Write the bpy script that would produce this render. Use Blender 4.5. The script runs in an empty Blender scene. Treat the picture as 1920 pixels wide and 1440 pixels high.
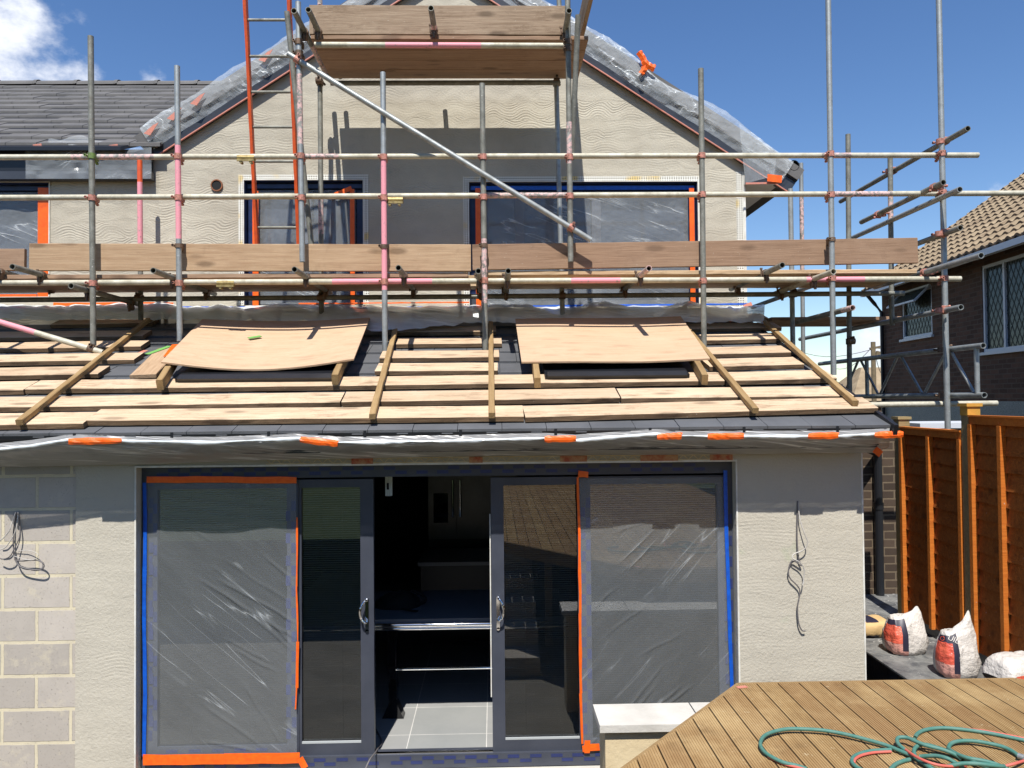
import bpy, math, random
from mathutils import Vector, Matrix, noise
random.seed(11)
V = Vector
scene = bpy.context.scene
C = scene.collection
# ------------------------------------------------------------------ camera
F = 1442.0
CAM = V((0, 0, 2.62))
yaw = math.atan(35 / F); pitch = math.atan(30 / F); roll = math.radians(-0.5)
R = Matrix.Rotation(-yaw, 3, 'Z') @ Matrix.Rotation(math.pi / 2 + pitch, 3, 'X') @ Matrix.Rotation(roll, 3, 'Z')
cd = bpy.data.cameras.new('camera'); cd.sensor_width = 36; cd.lens = F / 1920 * 36
cd.clip_end = 2000; cd.clip_start = 0.05
cam = bpy.data.objects.new('camera', cd); C.objects.link(cam)
cam.matrix_world = Matrix.Translation(CAM) @ R.to_4x4()
scene.camera = cam

def ray(px, py): return R @ V(((px - 960) / F, -(py - 720) / F, -1))
def P(px, py, Y):
    d = ray(px, py); return CAM + d * (Y / d.y)
def PZ(px, py, z):
    d = ray(px, py); return CAM + d * ((z - CAM.z) / d.z)
def PP(px, py, pt, n):
    d = ray(px, py); return CAM + d * ((pt - CAM).dot(n) / d.dot(n))
def PXc(px, py, X, lift=0):
    d = ray(px, py); return CAM + d * (X / d.x)
def lerp(a, b, t): return a + (b - a) * t

# ------------------------------------------------------------------ mesh helpers
WL = {}   # world matrices of everything that may be a parent
def props(o, label=None, cat=None, group=None, kind=None):
    if label: o['label'] = label
    if cat: o['category'] = cat
    if group: o['group'] = group
    if kind: o['kind'] = kind
    return o
def empty(name, loc, label, cat, group=None):
    o = bpy.data.objects.new(name, None); C.objects.link(o); o.location = loc
    o.empty_display_size = 0.1
    WL[o.name] = Matrix.Translation(V(loc))
    return props(o, label, cat, group)
def link(o, parent):
    C.objects.link(o)
    if parent is not None:
        o.parent = parent
        o.matrix_parent_inverse = WL[parent.name].inverted()

class MB:
    def __init__(s): s.v = []; s.f = []; s.m = []
    def add(s, vs, fs, mi=0):
        n = len(s.v); s.v += [V(v) for v in vs]
        for f in fs: s.f.append([i + n for i in f]); s.m.append(mi)
    def box(s, a, b, mi=0):
        x0, y0, z0 = min(a[0], b[0]), min(a[1], b[1]), min(a[2], b[2]); x1, y1, z1 = max(a[0], b[0]), max(a[1], b[1]), max(a[2], b[2])
        s.add([(x0,y0,z0),(x1,y0,z0),(x1,y1,z0),(x0,y1,z0),(x0,y0,z1),(x1,y0,z1),(x1,y1,z1),(x0,y1,z1)],
              [(0,3,2,1),(4,5,6,7),(0,1,5,4),(1,2,6,5),(2,3,7,6),(3,0,4,7)], mi)
    def hexa(s, lo, hi, mi=0):   # two quads (lists of 4 points), lower and upper
        s.add(list(lo) + list(hi), [(0,3,2,1),(4,5,6,7),(0,1,5,4),(1,2,6,5),(2,3,7,6),(3,0,4,7)], mi)
    def beam(s, p, q, w, t, up=V((0, 0, 1)), mi=0):
        p = V(p); q = V(q); x = (q - p).normalized(); y = up.cross(x).normalized(); z = x.cross(y)
        c = [(-1,-1),(1,-1),(1,1),(-1,1)]
        lo = [p + y * (a * w / 2) + z * (b * t / 2) for a, b in c]; hi = [q + y * (a * w / 2) + z * (b * t / 2) for a, b in c]
        s.hexa(lo, hi, mi)
    def tube(s, p, q, r, n=14, hollow=True, segs=None, wall=0.0045):
        p = V(p); q = V(q); x = (q - p).normalized()
        a = V((0, 0, 1)) if abs(x.z) < .9 else V((0, 1, 0))
        y = a.cross(x).normalized(); z = x.cross(y)
        segs = segs or [(0, 1, 0)]
        cuts = [segs[0][0]] + [g[1] for g in segs]
        def ring(c, r): return [c + (y * math.cos(2*math.pi*i/n) + z * math.sin(2*math.pi*i/n)) * r for i in range(n)]
        for k, g in enumerate(segs):
            s.add(ring(lerp(p, q, cuts[k]), r) + ring(lerp(p, q, cuts[k+1]), r),
                  [(i, (i+1) % n, n + (i+1) % n, n + i) for i in range(n)], g[2])
        for c, sg, mi in ((p, 1, segs[0][2]), (q, -1, segs[-1][2])):
            if hollow:
                r2 = r - wall; dp_ = min(.25, (q-p).length*.45)
                s.add(ring(c, r) + ring(c, r2) + ring(c + x * sg * dp_, r2), 
                      [(i, n+i, n+(i+1) % n, (i+1) % n) if sg > 0 else (i, (i+1) % n, n+(i+1) % n, n+i) for i in range(n)] +
                      [(n+i, 2*n+i, 2*n+(i+1) % n, n+(i+1) % n) for i in range(n)] + [tuple(2*n+i for i in range(n))], mi)
            else:
                s.add(ring(c, r), [tuple(range(n))], mi)
    def path(s, pts, r, n=8, mi=0):
        pts = [V(p) for p in pts]; rings = []
        for i, p in enumerate(pts):
            t = (pts[min(i+1, len(pts)-1)] - pts[max(i-1, 0)]).normalized()
            a = V((0, 0, 1)) if abs(t.z) < .9 else V((0, 1, 0))
            y = a.cross(t).normalized(); z = t.cross(y)
            rings += [p + (y * math.cos(2*math.pi*k/n) + z * math.sin(2*math.pi*k/n)) * r for k in range(n)]
        fs = []
        for i in range(len(pts) - 1):
            for k in range(n): fs.append((i*n+k, i*n+(k+1) % n, (i+1)*n+(k+1) % n, (i+1)*n+k))
        fs.append(tuple(range(n))); fs.append(tuple((len(pts)-1)*n+k for k in range(n)))
        s.add(rings, fs, mi)
    def grid(s, rows, mi=0):
        m = len(rows[0]); vs = [p for r in rows for p in r]
        s.add(vs, [(i*m+j, i*m+j+1, (i+1)*m+j+1, (i+1)*m+j) for i in range(len(rows)-1) for j in range(m-1)], mi)
    def build(s, name, mats, parent=None, smooth=False, mat4=None, **kw):
        if not isinstance(mats, (list, tuple)): mats = [mats]
        if mat4 is None:
            lo = V([min(v[i] for v in s.v) for i in range(3)]); hi = V([max(v[i] for v in s.v) for i in range(3)])
            c = V(((lo.x+hi.x)/2, (lo.y+hi.y)/2, lo.z if parent is None else (lo.z+hi.z)/2))
            vs = [v - c for v in s.v]
        else: vs = s.v; c = mat4.translation
        me = bpy.data.meshes.new(name); me.from_pydata([tuple(v) for v in vs], [], s.f)
        for m in mats: me.materials.append(m)
        me.polygons.foreach_set('material_index', s.m)
        if smooth: me.polygons.foreach_set('use_smooth', [True] * len(s.f))
        me.update()
        o = bpy.data.objects.new(name, me); link(o, parent)
        if mat4 is None: o.location = c
        else: o.matrix_basis = mat4
        WL[o.name] = Matrix.Translation(V(c)) if mat4 is None else mat4.copy()
        return props(o, **kw)

def spline(pts, k=6):
    pts = [V(p) for p in pts]; out = []
    for i in range(len(pts) - 1):
        a, b, c, d = pts[max(i-1, 0)], pts[i], pts[i+1], pts[min(i+2, len(pts)-1)]
        for j in range(k):
            t = j / k
            out.append(0.5 * ((2*b) + (c-a)*t + (2*a-5*b+4*c-d)*t*t + (3*b-a-3*c+d)*t**3))
    out.append(pts[-1]); return out

# ------------------------------------------------------------------ materials
def s2l(c):
    return tuple(((x/255)/12.92 if x/255 <= .04045 else ((x/255+.055)/1.055)**2.4) for x in c)
class NT:
    def __init__(s, name):
        s.mat = bpy.data.materials.new(name); s.mat.use_nodes = True
        s.n = s.mat.node_tree.nodes; s.l = s.mat.node_tree.links; s.n.clear()
        s.out = s.n.new('ShaderNodeOutputMaterial')
    def new(s, t, **kw):
        n = s.n.new('ShaderNode' + t)
        for k, v in kw.items(): setattr(n, k, v)
        return n
    def set(s, sock, v):
        if hasattr(v, 'is_linked') or isinstance(v, bpy.types.NodeSocket): s.l.new(v, sock)
        else:
            if isinstance(v, tuple) and len(v) == 3 and sock.type == 'RGBA': v = v + (1,)
            sock.default_value = v
    def math(s, op, a, b=None, c=None, clamp=False):
        n = s.new('Math', operation=op); n.use_clamp = clamp
        s.set(n.inputs[0], a)
        if b is not None: s.set(n.inputs[1], b)
        if c is not None: s.set(n.inputs[2], c)
        return n.outputs[0]
    def coords(s, kind='obj', rand=True):
        if kind == 'geo': return s.new('NewGeometry').outputs['Position']
        o = s.new('TexCoord').outputs['Object']
        if not rand: return o
        r = s.new('ObjectInfo').outputs['Random']
        m = s.math('MULTIPLY', r, 37.0)
        a = s.new('VectorMath', operation='ADD'); s.set(a.inputs[0], o); s.l.new(m, a.inputs[1]); return a.outputs[0]
    def mapping(s, vec, scale=(1,1,1), rot=(0,0,0), loc=(0,0,0)):
        m = s.new('Mapping'); s.l.new(vec, m.inputs[0]); m.inputs['Scale'].default_value = scale
        m.inputs['Rotation'].default_value = rot; m.inputs['Location'].default_value = loc; return m.outputs[0]
    def noise(s, vec, scale, detail=4, rough=.6, dist=0):
        n = s.new('TexNoise'); s.l.new(vec, n.inputs['Vector']); n.inputs['Scale'].default_value = scale
        n.inputs['Detail'].default_value = detail; n.inputs['Roughness'].default_value = rough; n.inputs['Distortion'].default_value = dist
        return n.outputs['Fac']
    def ramp(s, fac, a, b, lo=0.0, hi=1.0, smooth=False):
        n = s.new('MapRange'); n.inputs['From Min'].default_value = a; n.inputs['From Max'].default_value = b
        n.inputs['To Min'].default_value = lo; n.inputs['To Max'].default_value = hi
        if smooth: n.interpolation_type = 'SMOOTHSTEP'
        s.set(n.inputs['Value'], fac); return n.outputs[0]
    def mix(s, f, a, b):
        n = s.new('Mix', data_type='RGBA'); s.set(n.inputs[0], f); s.set(n.inputs[6], a); s.set(n.inputs[7], b); return n.outputs[2]
    def bump(s, h, strength=1, dist=.01, prev=None):
        n = s.new('Bump'); n.inputs['Strength'].default_value = strength; n.inputs['Distance'].default_value = dist
        s.l.new(h, n.inputs['Height'])
        if prev: s.l.new(prev, n.inputs['Normal'])
        return n.outputs[0]
    def pbr(s, col, rough=.7, metal=0, normal=None, spec=.5):
        n = s.new('BsdfPrincipled'); s.set(n.inputs['Base Color'], col); s.set(n.inputs['Roughness'], rough)
        s.set(n.inputs['Metallic'], metal); s.set(n.inputs['Specular IOR Level'], spec)
        if normal: s.l.new(normal, n.inputs['Normal'])
        return n.outputs[0]
    def done(s, sh): s.l.new(sh, s.out.inputs['Surface']); return s.mat

def simple(name, a, b=None, rough=.6, metal=0, sc=6, bump=0, bsc=30, spec=.5, lo=.35, hi=.65):
    t = NT(name); co = t.coords()
    col = a if b is None else t.mix(t.ramp(t.noise(co, sc, 5), lo, hi), a, b)
    nm = t.bump(t.noise(co, bsc, 4), 1, bump) if bump else None
    return t.done(t.pbr(col, rough, metal, nm, spec))

def wood(name, base, dark, light, knots=.5, grain=1.0, rough=.8, stain=None):
    t = NT(name); co = t.coords()
    g = t.noise(t.mapping(co, (1.2, 26, 26)), 1.6, 6, .65, .6)
    fine = t.noise(t.mapping(co, (3, 120, 120)), 2.0, 3, .6)
    col = t.mix(t.ramp(g, .35, .7), base, dark); col = t.mix(t.ramp(fine, .45, .8, 0, .5*grain), col, light)
    blot = t.noise(co, 2.6, 4)
    col = t.mix(t.ramp(blot, .5, .75, 0, .45), col, light)
    dirt = t.ramp(t.noise(t.mapping(co, (1,1,1), loc=(7,2,5)), 7, 7, .75), .56, .72, 0, .35); col = t.mix(dirt, col, tuple(x*.6 for x in dark))
    vo = t.new('TexVoronoi'); t.l.new(t.mapping(co, (1.7, 5, 5)), vo.inputs['Vector']); vo.inputs['Scale'].default_value = 1.3
    wob = t.math('ADD', vo.outputs['Distance'], t.math('MULTIPLY', t.noise(co, 14), .08))
    col = t.mix(t.ramp(wob, .30, .17, 0, knots), col, tuple(x * .35 for x in dark))
    if stain:
        st = t.ramp(t.noise(t.mapping(co, (1, 4, 4)), 3.0, 7, .75), .53, .66)
        col = t.mix(t.math('MULTIPLY', st, .75), col, stain)
    col = t.mix(t.math('MULTIPLY', t.new('ObjectInfo').outputs['Random'], .38), col, tuple(x*.8 for x in dark))
    # bright flecks of dirt / paint splashes
    sp = t.ramp(t.noise(co, 55, 2), .73, .76, 0, .6); col = t.mix(sp, col, (.55, .5, .42))
    h = t.math('ADD', g, t.math('MULTIPLY', fine, .5))
    return t.done(t.pbr(col, rough, 0, t.bump(h, .7, .004), .3))

M = {}
M['board'] = wood('scaffold_board_wood', s2l((188,160,128)), s2l((156,126,96)), s2l((204,178,146)), .7)
M['board_dark'] = wood('old_board_wood', s2l((168,138,112)), s2l((134,106,84)), s2l((184,156,130)), .6)
M['board_pale'] = wood('pale_board_wood', s2l((205,178,142)), s2l((172,140,104)), s2l((224,202,170)), .6, stain=s2l((128,100,74)))
M['board_roof'] = wood('roof_plank_wood', s2l((212,188,156)), s2l((178,150,120)), s2l((228,208,180)), .6, stain=s2l((126,100,76)))
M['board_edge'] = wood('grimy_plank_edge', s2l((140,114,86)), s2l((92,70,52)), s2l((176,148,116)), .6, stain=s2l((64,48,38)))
M['upper_board'] = wood('weathered_board_wood', s2l((172,150,126)), s2l((128,106,84)), s2l((196,176,150)), .75, stain=s2l((112,90,70)))
M['batten'] = wood('treated_batten_wood', s2l((164,136,94)), s2l((136,108,70)), s2l((184,158,114)), .2)
M['ply'] = wood('plywood_face', s2l((206,176,145)), s2l((188,156,124)), s2l((216,190,160)), .3, .9, .8, stain=s2l((178,148,118)))

def galv(name, a, b, rough=.42, metal=.55, rust=.3):
    t = NT(name); co = t.coords()
    n1 = t.noise(co, 9, 5, .7); n2 = t.noise(co, 60, 3)
    col = t.mix(t.ramp(n1, .35, .65), a, b)
    col = t.mix(t.ramp(t.noise(t.mapping(co, (1,1,1), loc=(5,3,1)), 14, 6, .75), .58, .72, 0, rust), col, s2l((120,96,80)))
    col = t.mix(t.ramp(n2, .66, .72, 0, .6), col, s2l((215,212,205)))
    return t.done(t.pbr(col, t.ramp(n1, .3, .7, rough, rough + .2), metal, t.bump(n2, .4, .002)))
M['galv'] = galv('galvanised_tube', s2l((172,176,174)), s2l((140,144,142)))
M['galv_dull'] = galv('weathered_tube', s2l((142,142,132)), s2l((108,108,100)), .55, .35, .55)
M['galv_warm'] = galv('sunlit_cream_tube', s2l((200,196,178)), s2l((165,160,140)), .55, .2, .35)  # cream base puts the sun's brightness into the rails and ledgers
def pinkmat(name, pink, cover):
    t = NT(name); co = t.coords()
    n = t.noise(t.mapping(co, (1,1,1)), 26, 6, .75)
    n2 = t.noise(co, 10, 4)
    col = t.mix(t.ramp(n2, .4, .6), s2l((160,160,154)), s2l((120,116,108)))
    col = t.mix(t.ramp(n, 1 - cover - .04, 1 - cover + .04), col, pink)
    return t.done(t.pbr(col, .6, 0, t.bump(n, .4, .002), .4))
M['pink'] = pinkmat('pink_painted_tube', s2l((226,150,160)), .62)
M['pinkfaint'] = pinkmat('faded_pink_tube', s2l((214,178,172)), .5)
M['orange_tube'] = simple('orange_paint', s2l((226,92,36)), s2l((200,80,40)), .5, 0, 12, .001)
M['coupler'] = galv('rusty_coupler', s2l((128,104,84)), s2l((88,74,62)), .55, .4, .7)
M['coupler_pink'] = simple('pink_coupler_paint', s2l((208,140,124)), s2l((130,96,80)), .6, .1, 40, .002)
M['coupler_green'] = simple('green_coupler_paint', s2l((120,150,70)), s2l((80,90,60)), .6, .1, 40, .002)
M['brass'] = simple('zinc_yellow_sleeve', s2l((176,158,104)), s2l((130,112,74)), .45, .5, 30, .001)
M['dark_in'] = simple('dark_interior', (.01,.01,.011), None, .9)

def render_mat(name, a, b, wave=1.0, period=.026, wl=.36, amp=.032, flat=.0, wob=5.0, nmk=.02):
    t = NT(name); co = t.coords('geo'); sx = t.new('SeparateXYZ'); t.l.new(co, sx.inputs[0]); x, z = sx.outputs[0], sx.outputs[2]
    nl = t.noise(t.mapping(co, (1, 1, 2.2)), .9, 3); nm = t.noise(co, 3.2, 4); nf = t.noise(co, 46, 5, .7)
    # trowel strokes stacked in bands, each with its own wave phase
    bz = t.math('FLOOR', t.math('DIVIDE', t.math('ADD', z, t.math('MULTIPLY', nl, .25)), .19))
    bx = t.math('FLOOR', t.math('DIVIDE', t.math('ADD', t.math('ADD', x, t.math('MULTIPLY', bz, .37)), t.math('MULTIPLY', nm, .5)), 1.15))
    wn_ = t.new('TexWhiteNoise', noise_dimensions='2D'); cbb = t.new('CombineXYZ'); t.l.new(bz, cbb.inputs[0]); t.l.new(bx, cbb.inputs[1]); t.l.new(cbb.outputs[0], wn_.inputs['Vector'])
    sc_ = t.new('SeparateColor'); t.l.new(wn_.outputs['Color'], sc_.inputs[0])
    ph = t.math('MULTIPLY', sc_.outputs[0], 6.28)
    arg = t.math('ADD', t.math('ADD', t.math('MULTIPLY', x, 2*math.pi/wl), ph), t.math('MULTIPLY', nl, wob))
    w = t.math('ADD', z, t.math('MULTIPLY', t.math('SINE', arg), t.math('MULTIPLY_ADD', sc_.outputs[1], amp*1.1, amp*.25)))
    w = t.math('ADD', w, t.math('MULTIPLY', t.math('MULTIPLY', x, t.math('SUBTRACT', sc_.outputs[2], .5)), .06))
    w = t.math('ADD', w, t.math('MULTIPLY', nm, nmk))
    comb = t.math('SINE', t.math('MULTIPLY', w, 2*math.pi/period))
    mask = t.math('MULTIPLY', t.ramp(t.noise(t.mapping(co, (1, 1, 2.6)), 2.3, 5, .65), .42 + flat, .60 + flat), t.ramp(wn_.outputs['Value'], .1, .6, .15, 1))
    edge = t.math('SINE', t.math('MULTIPLY', w, 2*math.pi/.17))
    hgt = t.math('ADD', t.math('MULTIPLY', t.math('MULTIPLY', comb, mask), .5*wave), t.math('MULTIPLY', edge, .45*wave))
    hgt = t.math('ADD', hgt, t.math('MULTIPLY', t.ramp(nf, .3, .7), .35))
    groove_shade = t.math('MULTIPLY', t.ramp(comb, -.55, -.95), t.math('MULTIPLY', mask, t.ramp(nf, .42, .6)))  # comb troughs darkened in the colour to strengthen their weak shading
    col = t.mix(t.ramp(t.noise(co, 1.3, 5, .6), .35, .65), a, b)
    col = t.mix(t.ramp(t.noise(t.mapping(co, (1,1,1), loc=(3,1,7)), 5, 6, .75), .58, .74, 0, .35), col, tuple(c * .72 for c in b))
    col = t.mix(t.math('MULTIPLY', groove_shade, .38*min(1, wave)), col, tuple(c * .45 for c in b))
    gr = t.ramp(t.noise(t.mapping(co, (1,1,1), loc=(9,4,2)), 2.1, 3), .70, .76, 0, .3); col = t.mix(gr, col, s2l((150,172,128)))
    return t.done(t.pbr(col, .93, 0, t.bump(hgt, .85, .0075), .2))
M['render'] = render_mat('combed_render', s2l((191,185,168)), s2l((173,166,150)), .42, .03, wob=8.0, nmk=.03)
M['render_low'] = render_mat('smooth_render', s2l((193,187,171)), s2l((184,178,163)), .16, .026, .42, .02, .07, 4.0, .015)

def brickmat(name, cols, mortar, bw, rh, ms, org=(0,0), axes='xz', bump=.01, rough=.9, ang=0, pit=.3, smear=.0):
    t = NT(name); co = t.coords('geo'); sx = t.new('SeparateXYZ'); t.l.new(co, sx.inputs[0])
    u = sx.outputs[0] if axes == 'xz' else sx.outputs[1]
    cb = t.new('CombineXYZ'); t.l.new(t.math('SUBTRACT', u, org[0]), cb.inputs[0]); t.l.new(t.math('SUBTRACT', sx.outputs[2], org[1]), cb.inputs[1])
    wob = t.new('VectorMath', operation='ADD'); t.l.new(cb.outputs[0], wob.inputs[0])
    nv = t.new('TexNoise'); t.l.new(co, nv.inputs['Vector']); nv.inputs['Scale'].default_value = 9; nv.inputs['Detail'].default_value = 4
    sc = t.new('VectorMath', operation='MULTIPLY_ADD'); t.l.new(nv.outputs['Color'], sc.inputs[0]); sc.inputs[1].default_value = (ms*.9,)*3; sc.inputs[2].default_value = (-ms*.45,)*3
    t.l.new(sc.outputs[0], wob.inputs[1])
    b = t.new('TexBrick'); t.l.new(wob.outputs[0], b.inputs['Vector'])
    b.inputs['Scale'].default_value = 1; b.inputs['Brick Width'].default_value = bw; b.inputs['Row Height'].default_value = rh
    b.inputs['Mortar Size'].default_value = ms; b.inputs['Mortar Smooth'].default_value = .15; b.inputs['Bias'].default_value = 0
    b.inputs['Color1'].default_value = cols[0] + (1,); b.inputs['Color2'].default_value = cols[1] + (1,); b.inputs['Mortar'].default_value = mortar + (1,)
    n1 = t.noise(co, 70, 5, .75); n2 = t.noise(co, 7, 4)
    pits = t.ramp(n1, .6, .68)
    col = t.mix(t.ramp(n2, .4, .7, 0, .25), b.outputs['Color'], tuple(c * .8 for c in cols[1]))
    col = t.mix(t.math('MULTIPLY', pits, pit), col, tuple(c * .4 for c in cols[1]))
    if smear: col = t.mix(t.ramp(t.noise(t.mapping(co, (1,1,1), loc=(2,7,3)), 6, 7, .75), .55, .68, 0, smear), col, mortar)
    h = t.math('SUBTRACT', t.math('SUBTRACT', 1.0, b.outputs['Fac']), t.math('MULTIPLY', pits, pit*.8))
    return t.done(t.pbr(col, rough, 0, t.bump(h, .8, bump), .2))

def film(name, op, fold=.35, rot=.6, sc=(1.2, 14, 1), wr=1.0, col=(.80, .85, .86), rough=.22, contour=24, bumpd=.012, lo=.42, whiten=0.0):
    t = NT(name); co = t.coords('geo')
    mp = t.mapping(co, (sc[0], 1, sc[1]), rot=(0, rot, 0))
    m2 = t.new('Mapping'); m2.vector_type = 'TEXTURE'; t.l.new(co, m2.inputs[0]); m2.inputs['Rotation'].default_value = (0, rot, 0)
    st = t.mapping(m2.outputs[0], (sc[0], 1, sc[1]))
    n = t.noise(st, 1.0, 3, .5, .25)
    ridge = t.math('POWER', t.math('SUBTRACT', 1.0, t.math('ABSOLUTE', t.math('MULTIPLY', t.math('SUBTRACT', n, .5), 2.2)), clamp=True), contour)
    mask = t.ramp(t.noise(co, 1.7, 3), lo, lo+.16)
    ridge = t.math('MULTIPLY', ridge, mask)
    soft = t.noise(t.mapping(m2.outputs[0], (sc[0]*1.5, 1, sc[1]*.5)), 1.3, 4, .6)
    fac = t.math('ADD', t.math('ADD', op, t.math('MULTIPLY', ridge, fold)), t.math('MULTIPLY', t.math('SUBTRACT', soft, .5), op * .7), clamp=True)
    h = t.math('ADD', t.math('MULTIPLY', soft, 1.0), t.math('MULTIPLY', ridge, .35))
    b = t.pbr(t.mix(t.math('MULTIPLY', ridge, whiten), col, (.88,.89,.9)), rough, 0, t.bump(h, wr, bumpd), .6)  # whiten paints bright fold highlights into the base colour
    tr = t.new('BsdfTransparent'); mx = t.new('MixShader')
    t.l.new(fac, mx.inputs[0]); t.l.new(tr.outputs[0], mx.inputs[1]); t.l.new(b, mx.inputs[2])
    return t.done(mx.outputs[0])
M['film_lo_l'] = film('clear_film_left', .12, .45, .72, (.45, 6, 1), 1, contour=90, lo=.5, rough=.16)
M['film_lo_r'] = film('clear_film_right', .12, .35, -.85, (.4, 5, 1), 1, contour=120, lo=.5, rough=.16)
M['film_up'] = film('window_film', .17, .4, .35, (1.0, 8, 1), 1, contour=40, bumpd=.015, lo=.46)
M['film_drape'] = film('draped_film', .78, .35, .12, (1.0, 14, 1), 1, contour=18, bumpd=.02)
M['film_verge'] = film('crumpled_film', .24, .5, .5, (3, 8, 1), .7, contour=22, bumpd=.02, rough=.2)
M['film_eave'] = film('eave_film', .17, .5, -.5, (1.5, 9, 1), .8, contour=40, bumpd=.015)

def glass(name, tint=.55, refl=1.0):
    t = NT(name); tr = t.new('BsdfTransparent'); tr.inputs[0].default_value = (tint, tint*1.01, tint, 1)
    gl = t.new('BsdfGlossy'); gl.inputs['Roughness'].default_value = .004; gl.inputs['Color'].default_value = (.95, .97, 1, 1)
    fr = t.new('Fresnel'); fr.inputs[0].default_value = 1.75
    f = t.math('MULTIPLY', fr.outputs[0], refl, clamp=True)
    mx = t.new('MixShader'); t.l.new(f, mx.inputs[0]); t.l.new(tr.outputs[0], mx.inputs[1]); t.l.new(gl.outputs[0], mx.inputs[2])
    return t.done(mx.outputs[0])
M['glass'] = glass('window_glass', .86, 1.0)
M['glass_dark'] = simple('dark_window_glass', (.018, .026, .045), None, .05)
M['glass_nb'] = simple('neighbour_glass', (.04,.055,.05), (.06,.07,.06), .12, 0, 2, spec=.25)
M['anthracite'] = simple('anthracite_frame', s2l((70,74,84)), s2l((60,64,74)), .38, 0, 3, .0004, 200)
M['fascia'] = simple('anthracite_fascia', s2l((64,68,76)), s2l((54,57,64)), .35, 0, 2)
M['gutter'] = simple('black_gutter', (.012,.013,.016), None, .35)
M['blind'] = simple('blind_slats', s2l((182,186,186)), None, .55)
M['cord'] = simple('pale_cord', s2l((170,175,175)), None, .6)
M['orange'] = simple('orange_tape', s2l((244,106,22)), s2l((232,92,20)), .42, 0, 25, .002, 60)
M['orange_dull'] = simple('orange_tape_dull', s2l((206,128,104)), s2l((186,130,118)), .5, 0, 25, .002, 60)
M['blue'] = simple('blue_tape', s2l((10,90,200)), s2l((10,76,176)), .45, 0, 20, .001, 60)
M['navy'] = simple('navy_reveal_tape', s2l((34,52,96)), s2l((28,40,72)), .4, 0, 9)
M['print'] = simple('blue_print', s2l((44,54,104)), s2l((40,50,88)), .4, 0, 9)
M['white'] = simple('white_bead', s2l((226,226,218)), s2l((204,200,188)), .55, 0, 12)
M['cream'] = simple('cream_bead', s2l((222,206,170)), s2l((196,174,132)), .6, 0, 9)
M['red_dirt'] = simple('red_stain', s2l((170,84,60)), s2l((190,150,110)), .8, 0, 18)
def beadmat():
    t = NT('perforated_bead'); co = t.coords('geo'); sx = t.new('SeparateXYZ'); t.l.new(co, sx.inputs[0])
    def fr(s): return t.math('LESS_THAN', t.math('ABSOLUTE', t.math('SUBTRACT', t.math('FRACT', t.math('DIVIDE', s, .026)), .5)), .27)
    hole = t.math('MULTIPLY', fr(sx.outputs[0]), fr(sx.outputs[2]))
    patch = t.ramp(t.noise(co, 2.6, 2), .56, .62, 0, .8)
    base = t.mix(patch, s2l((222,222,212)), s2l((222,190,96)))
    return t.done(t.pbr(t.mix(hole, base, s2l((120,112,98))), .6))
M['bead'] = beadmat()
M['slate'] = simple('grey_concrete_tile', s2l((96,98,101)), s2l((82,84,87)), .62, 0, 2.5, .002, 60)
M['slate_main'] = simple('main_roof_tile', s2l((102,100,98)), s2l((84,83,82)), .75, 0, 2.0, .002, 60)
M['chrome'] = simple('chrome', (.85,.85,.85), None, .08, 1)
M['steel'] = simple('brushed_steel', (.12,.115,.11), (.10,.095,.09), .32, .9, 4)
M['gloss_black'] = simple('gloss_black', (.006,.006,.007), None, .05)
M['matt_black'] = simple('matt_black', (.006,.006,.006), None, .85)
M['greytop'] = simple('grey_table_top', s2l((112,118,126)), None, .3)
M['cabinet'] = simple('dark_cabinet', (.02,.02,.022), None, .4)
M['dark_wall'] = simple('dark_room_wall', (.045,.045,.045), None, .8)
M['pale_strip'] = simple('pale_plastic', s2l((196,206,200)), None, .5)
M['coping'] = simple('white_coping', s2l((206,202,192)), s2l((188,184,174)), .8, 0, 4, .003, 40)
M['cream_wall'] = simple('cream_paint', s2l((214,196,158)), s2l((204,184,146)), .85, 0, 3, .004, 25)
M['concrete'] = simple('sandstone_paving', s2l((120,115,104)), s2l((104,100,90)), .9, 0, 3, .004, 20)
M['steps'] = simple('stone_step', s2l((186,178,164)), s2l((160,152,140)), .9, 0, 3, .004, 20)
M['soil'] = simple('ground_soil', s2l((96,86,70)), s2l((74,70,54)), .95, 0, 2, .01, 12)
M['lawn'] = simple('lawn_grass', (.045,.08,.02), (.07,.10,.03), .95, 0, 3, .02, 60)
M['membrane'] = simple('black_membrane', s2l((58,60,62)), s2l((38,40,42)), .32, 0, 7, .006, 22)
def dustslab():
    t = NT('dusty_rubber_sheet'); co = t.coords('geo')
    n = t.noise(co, 5.5, 7, .72, .5); n2 = t.noise(t.mapping(co, (1,1,1), loc=(4,2,1)), 12, 6, .7)
    col = t.mix(t.ramp(n, .38, .62), s2l((78,80,82)), s2l((132,132,128)))
    col = t.mix(t.ramp(n2, .62, .67, 0, .9), col, s2l((214,212,206)))
    return t.done(t.pbr(col, .55, 0, t.bump(n, .8, .02), .4))
M['dusty'] = dustslab()
M['fence'] = wood('stained_fence_board', s2l((166,94,34)), s2l((124,66,22)), s2l((192,112,46)), .5)
M['fence_batten'] = wood('orange_fence_batten', s2l((206,118,40)), s2l((176,92,26)), s2l((224,140,60)), .05)
M['post'] = wood('weathered_post', s2l((158,140,100)), s2l((128,110,74)), s2l((176,160,118)), .2)
M['post_cap'] = simple('yellow_post_cap', s2l((206,156,66)), s2l((190,140,54)), .7, 0, 8)
M['bag_white'] = simple('bag_white_plastic', s2l((212,206,198)), s2l((196,190,182)), .42, 0, 6, .035, 9)
M['bag_pink'] = simple('bag_pink_print', s2l((212,160,146)), s2l((196,134,120)), .42, 0, 6, .035, 9)
M['bag_rose'] = simple('bag_red_print', s2l((220,104,78)), s2l((200,80,62)), .42, 0, 10, .035, 9)
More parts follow.
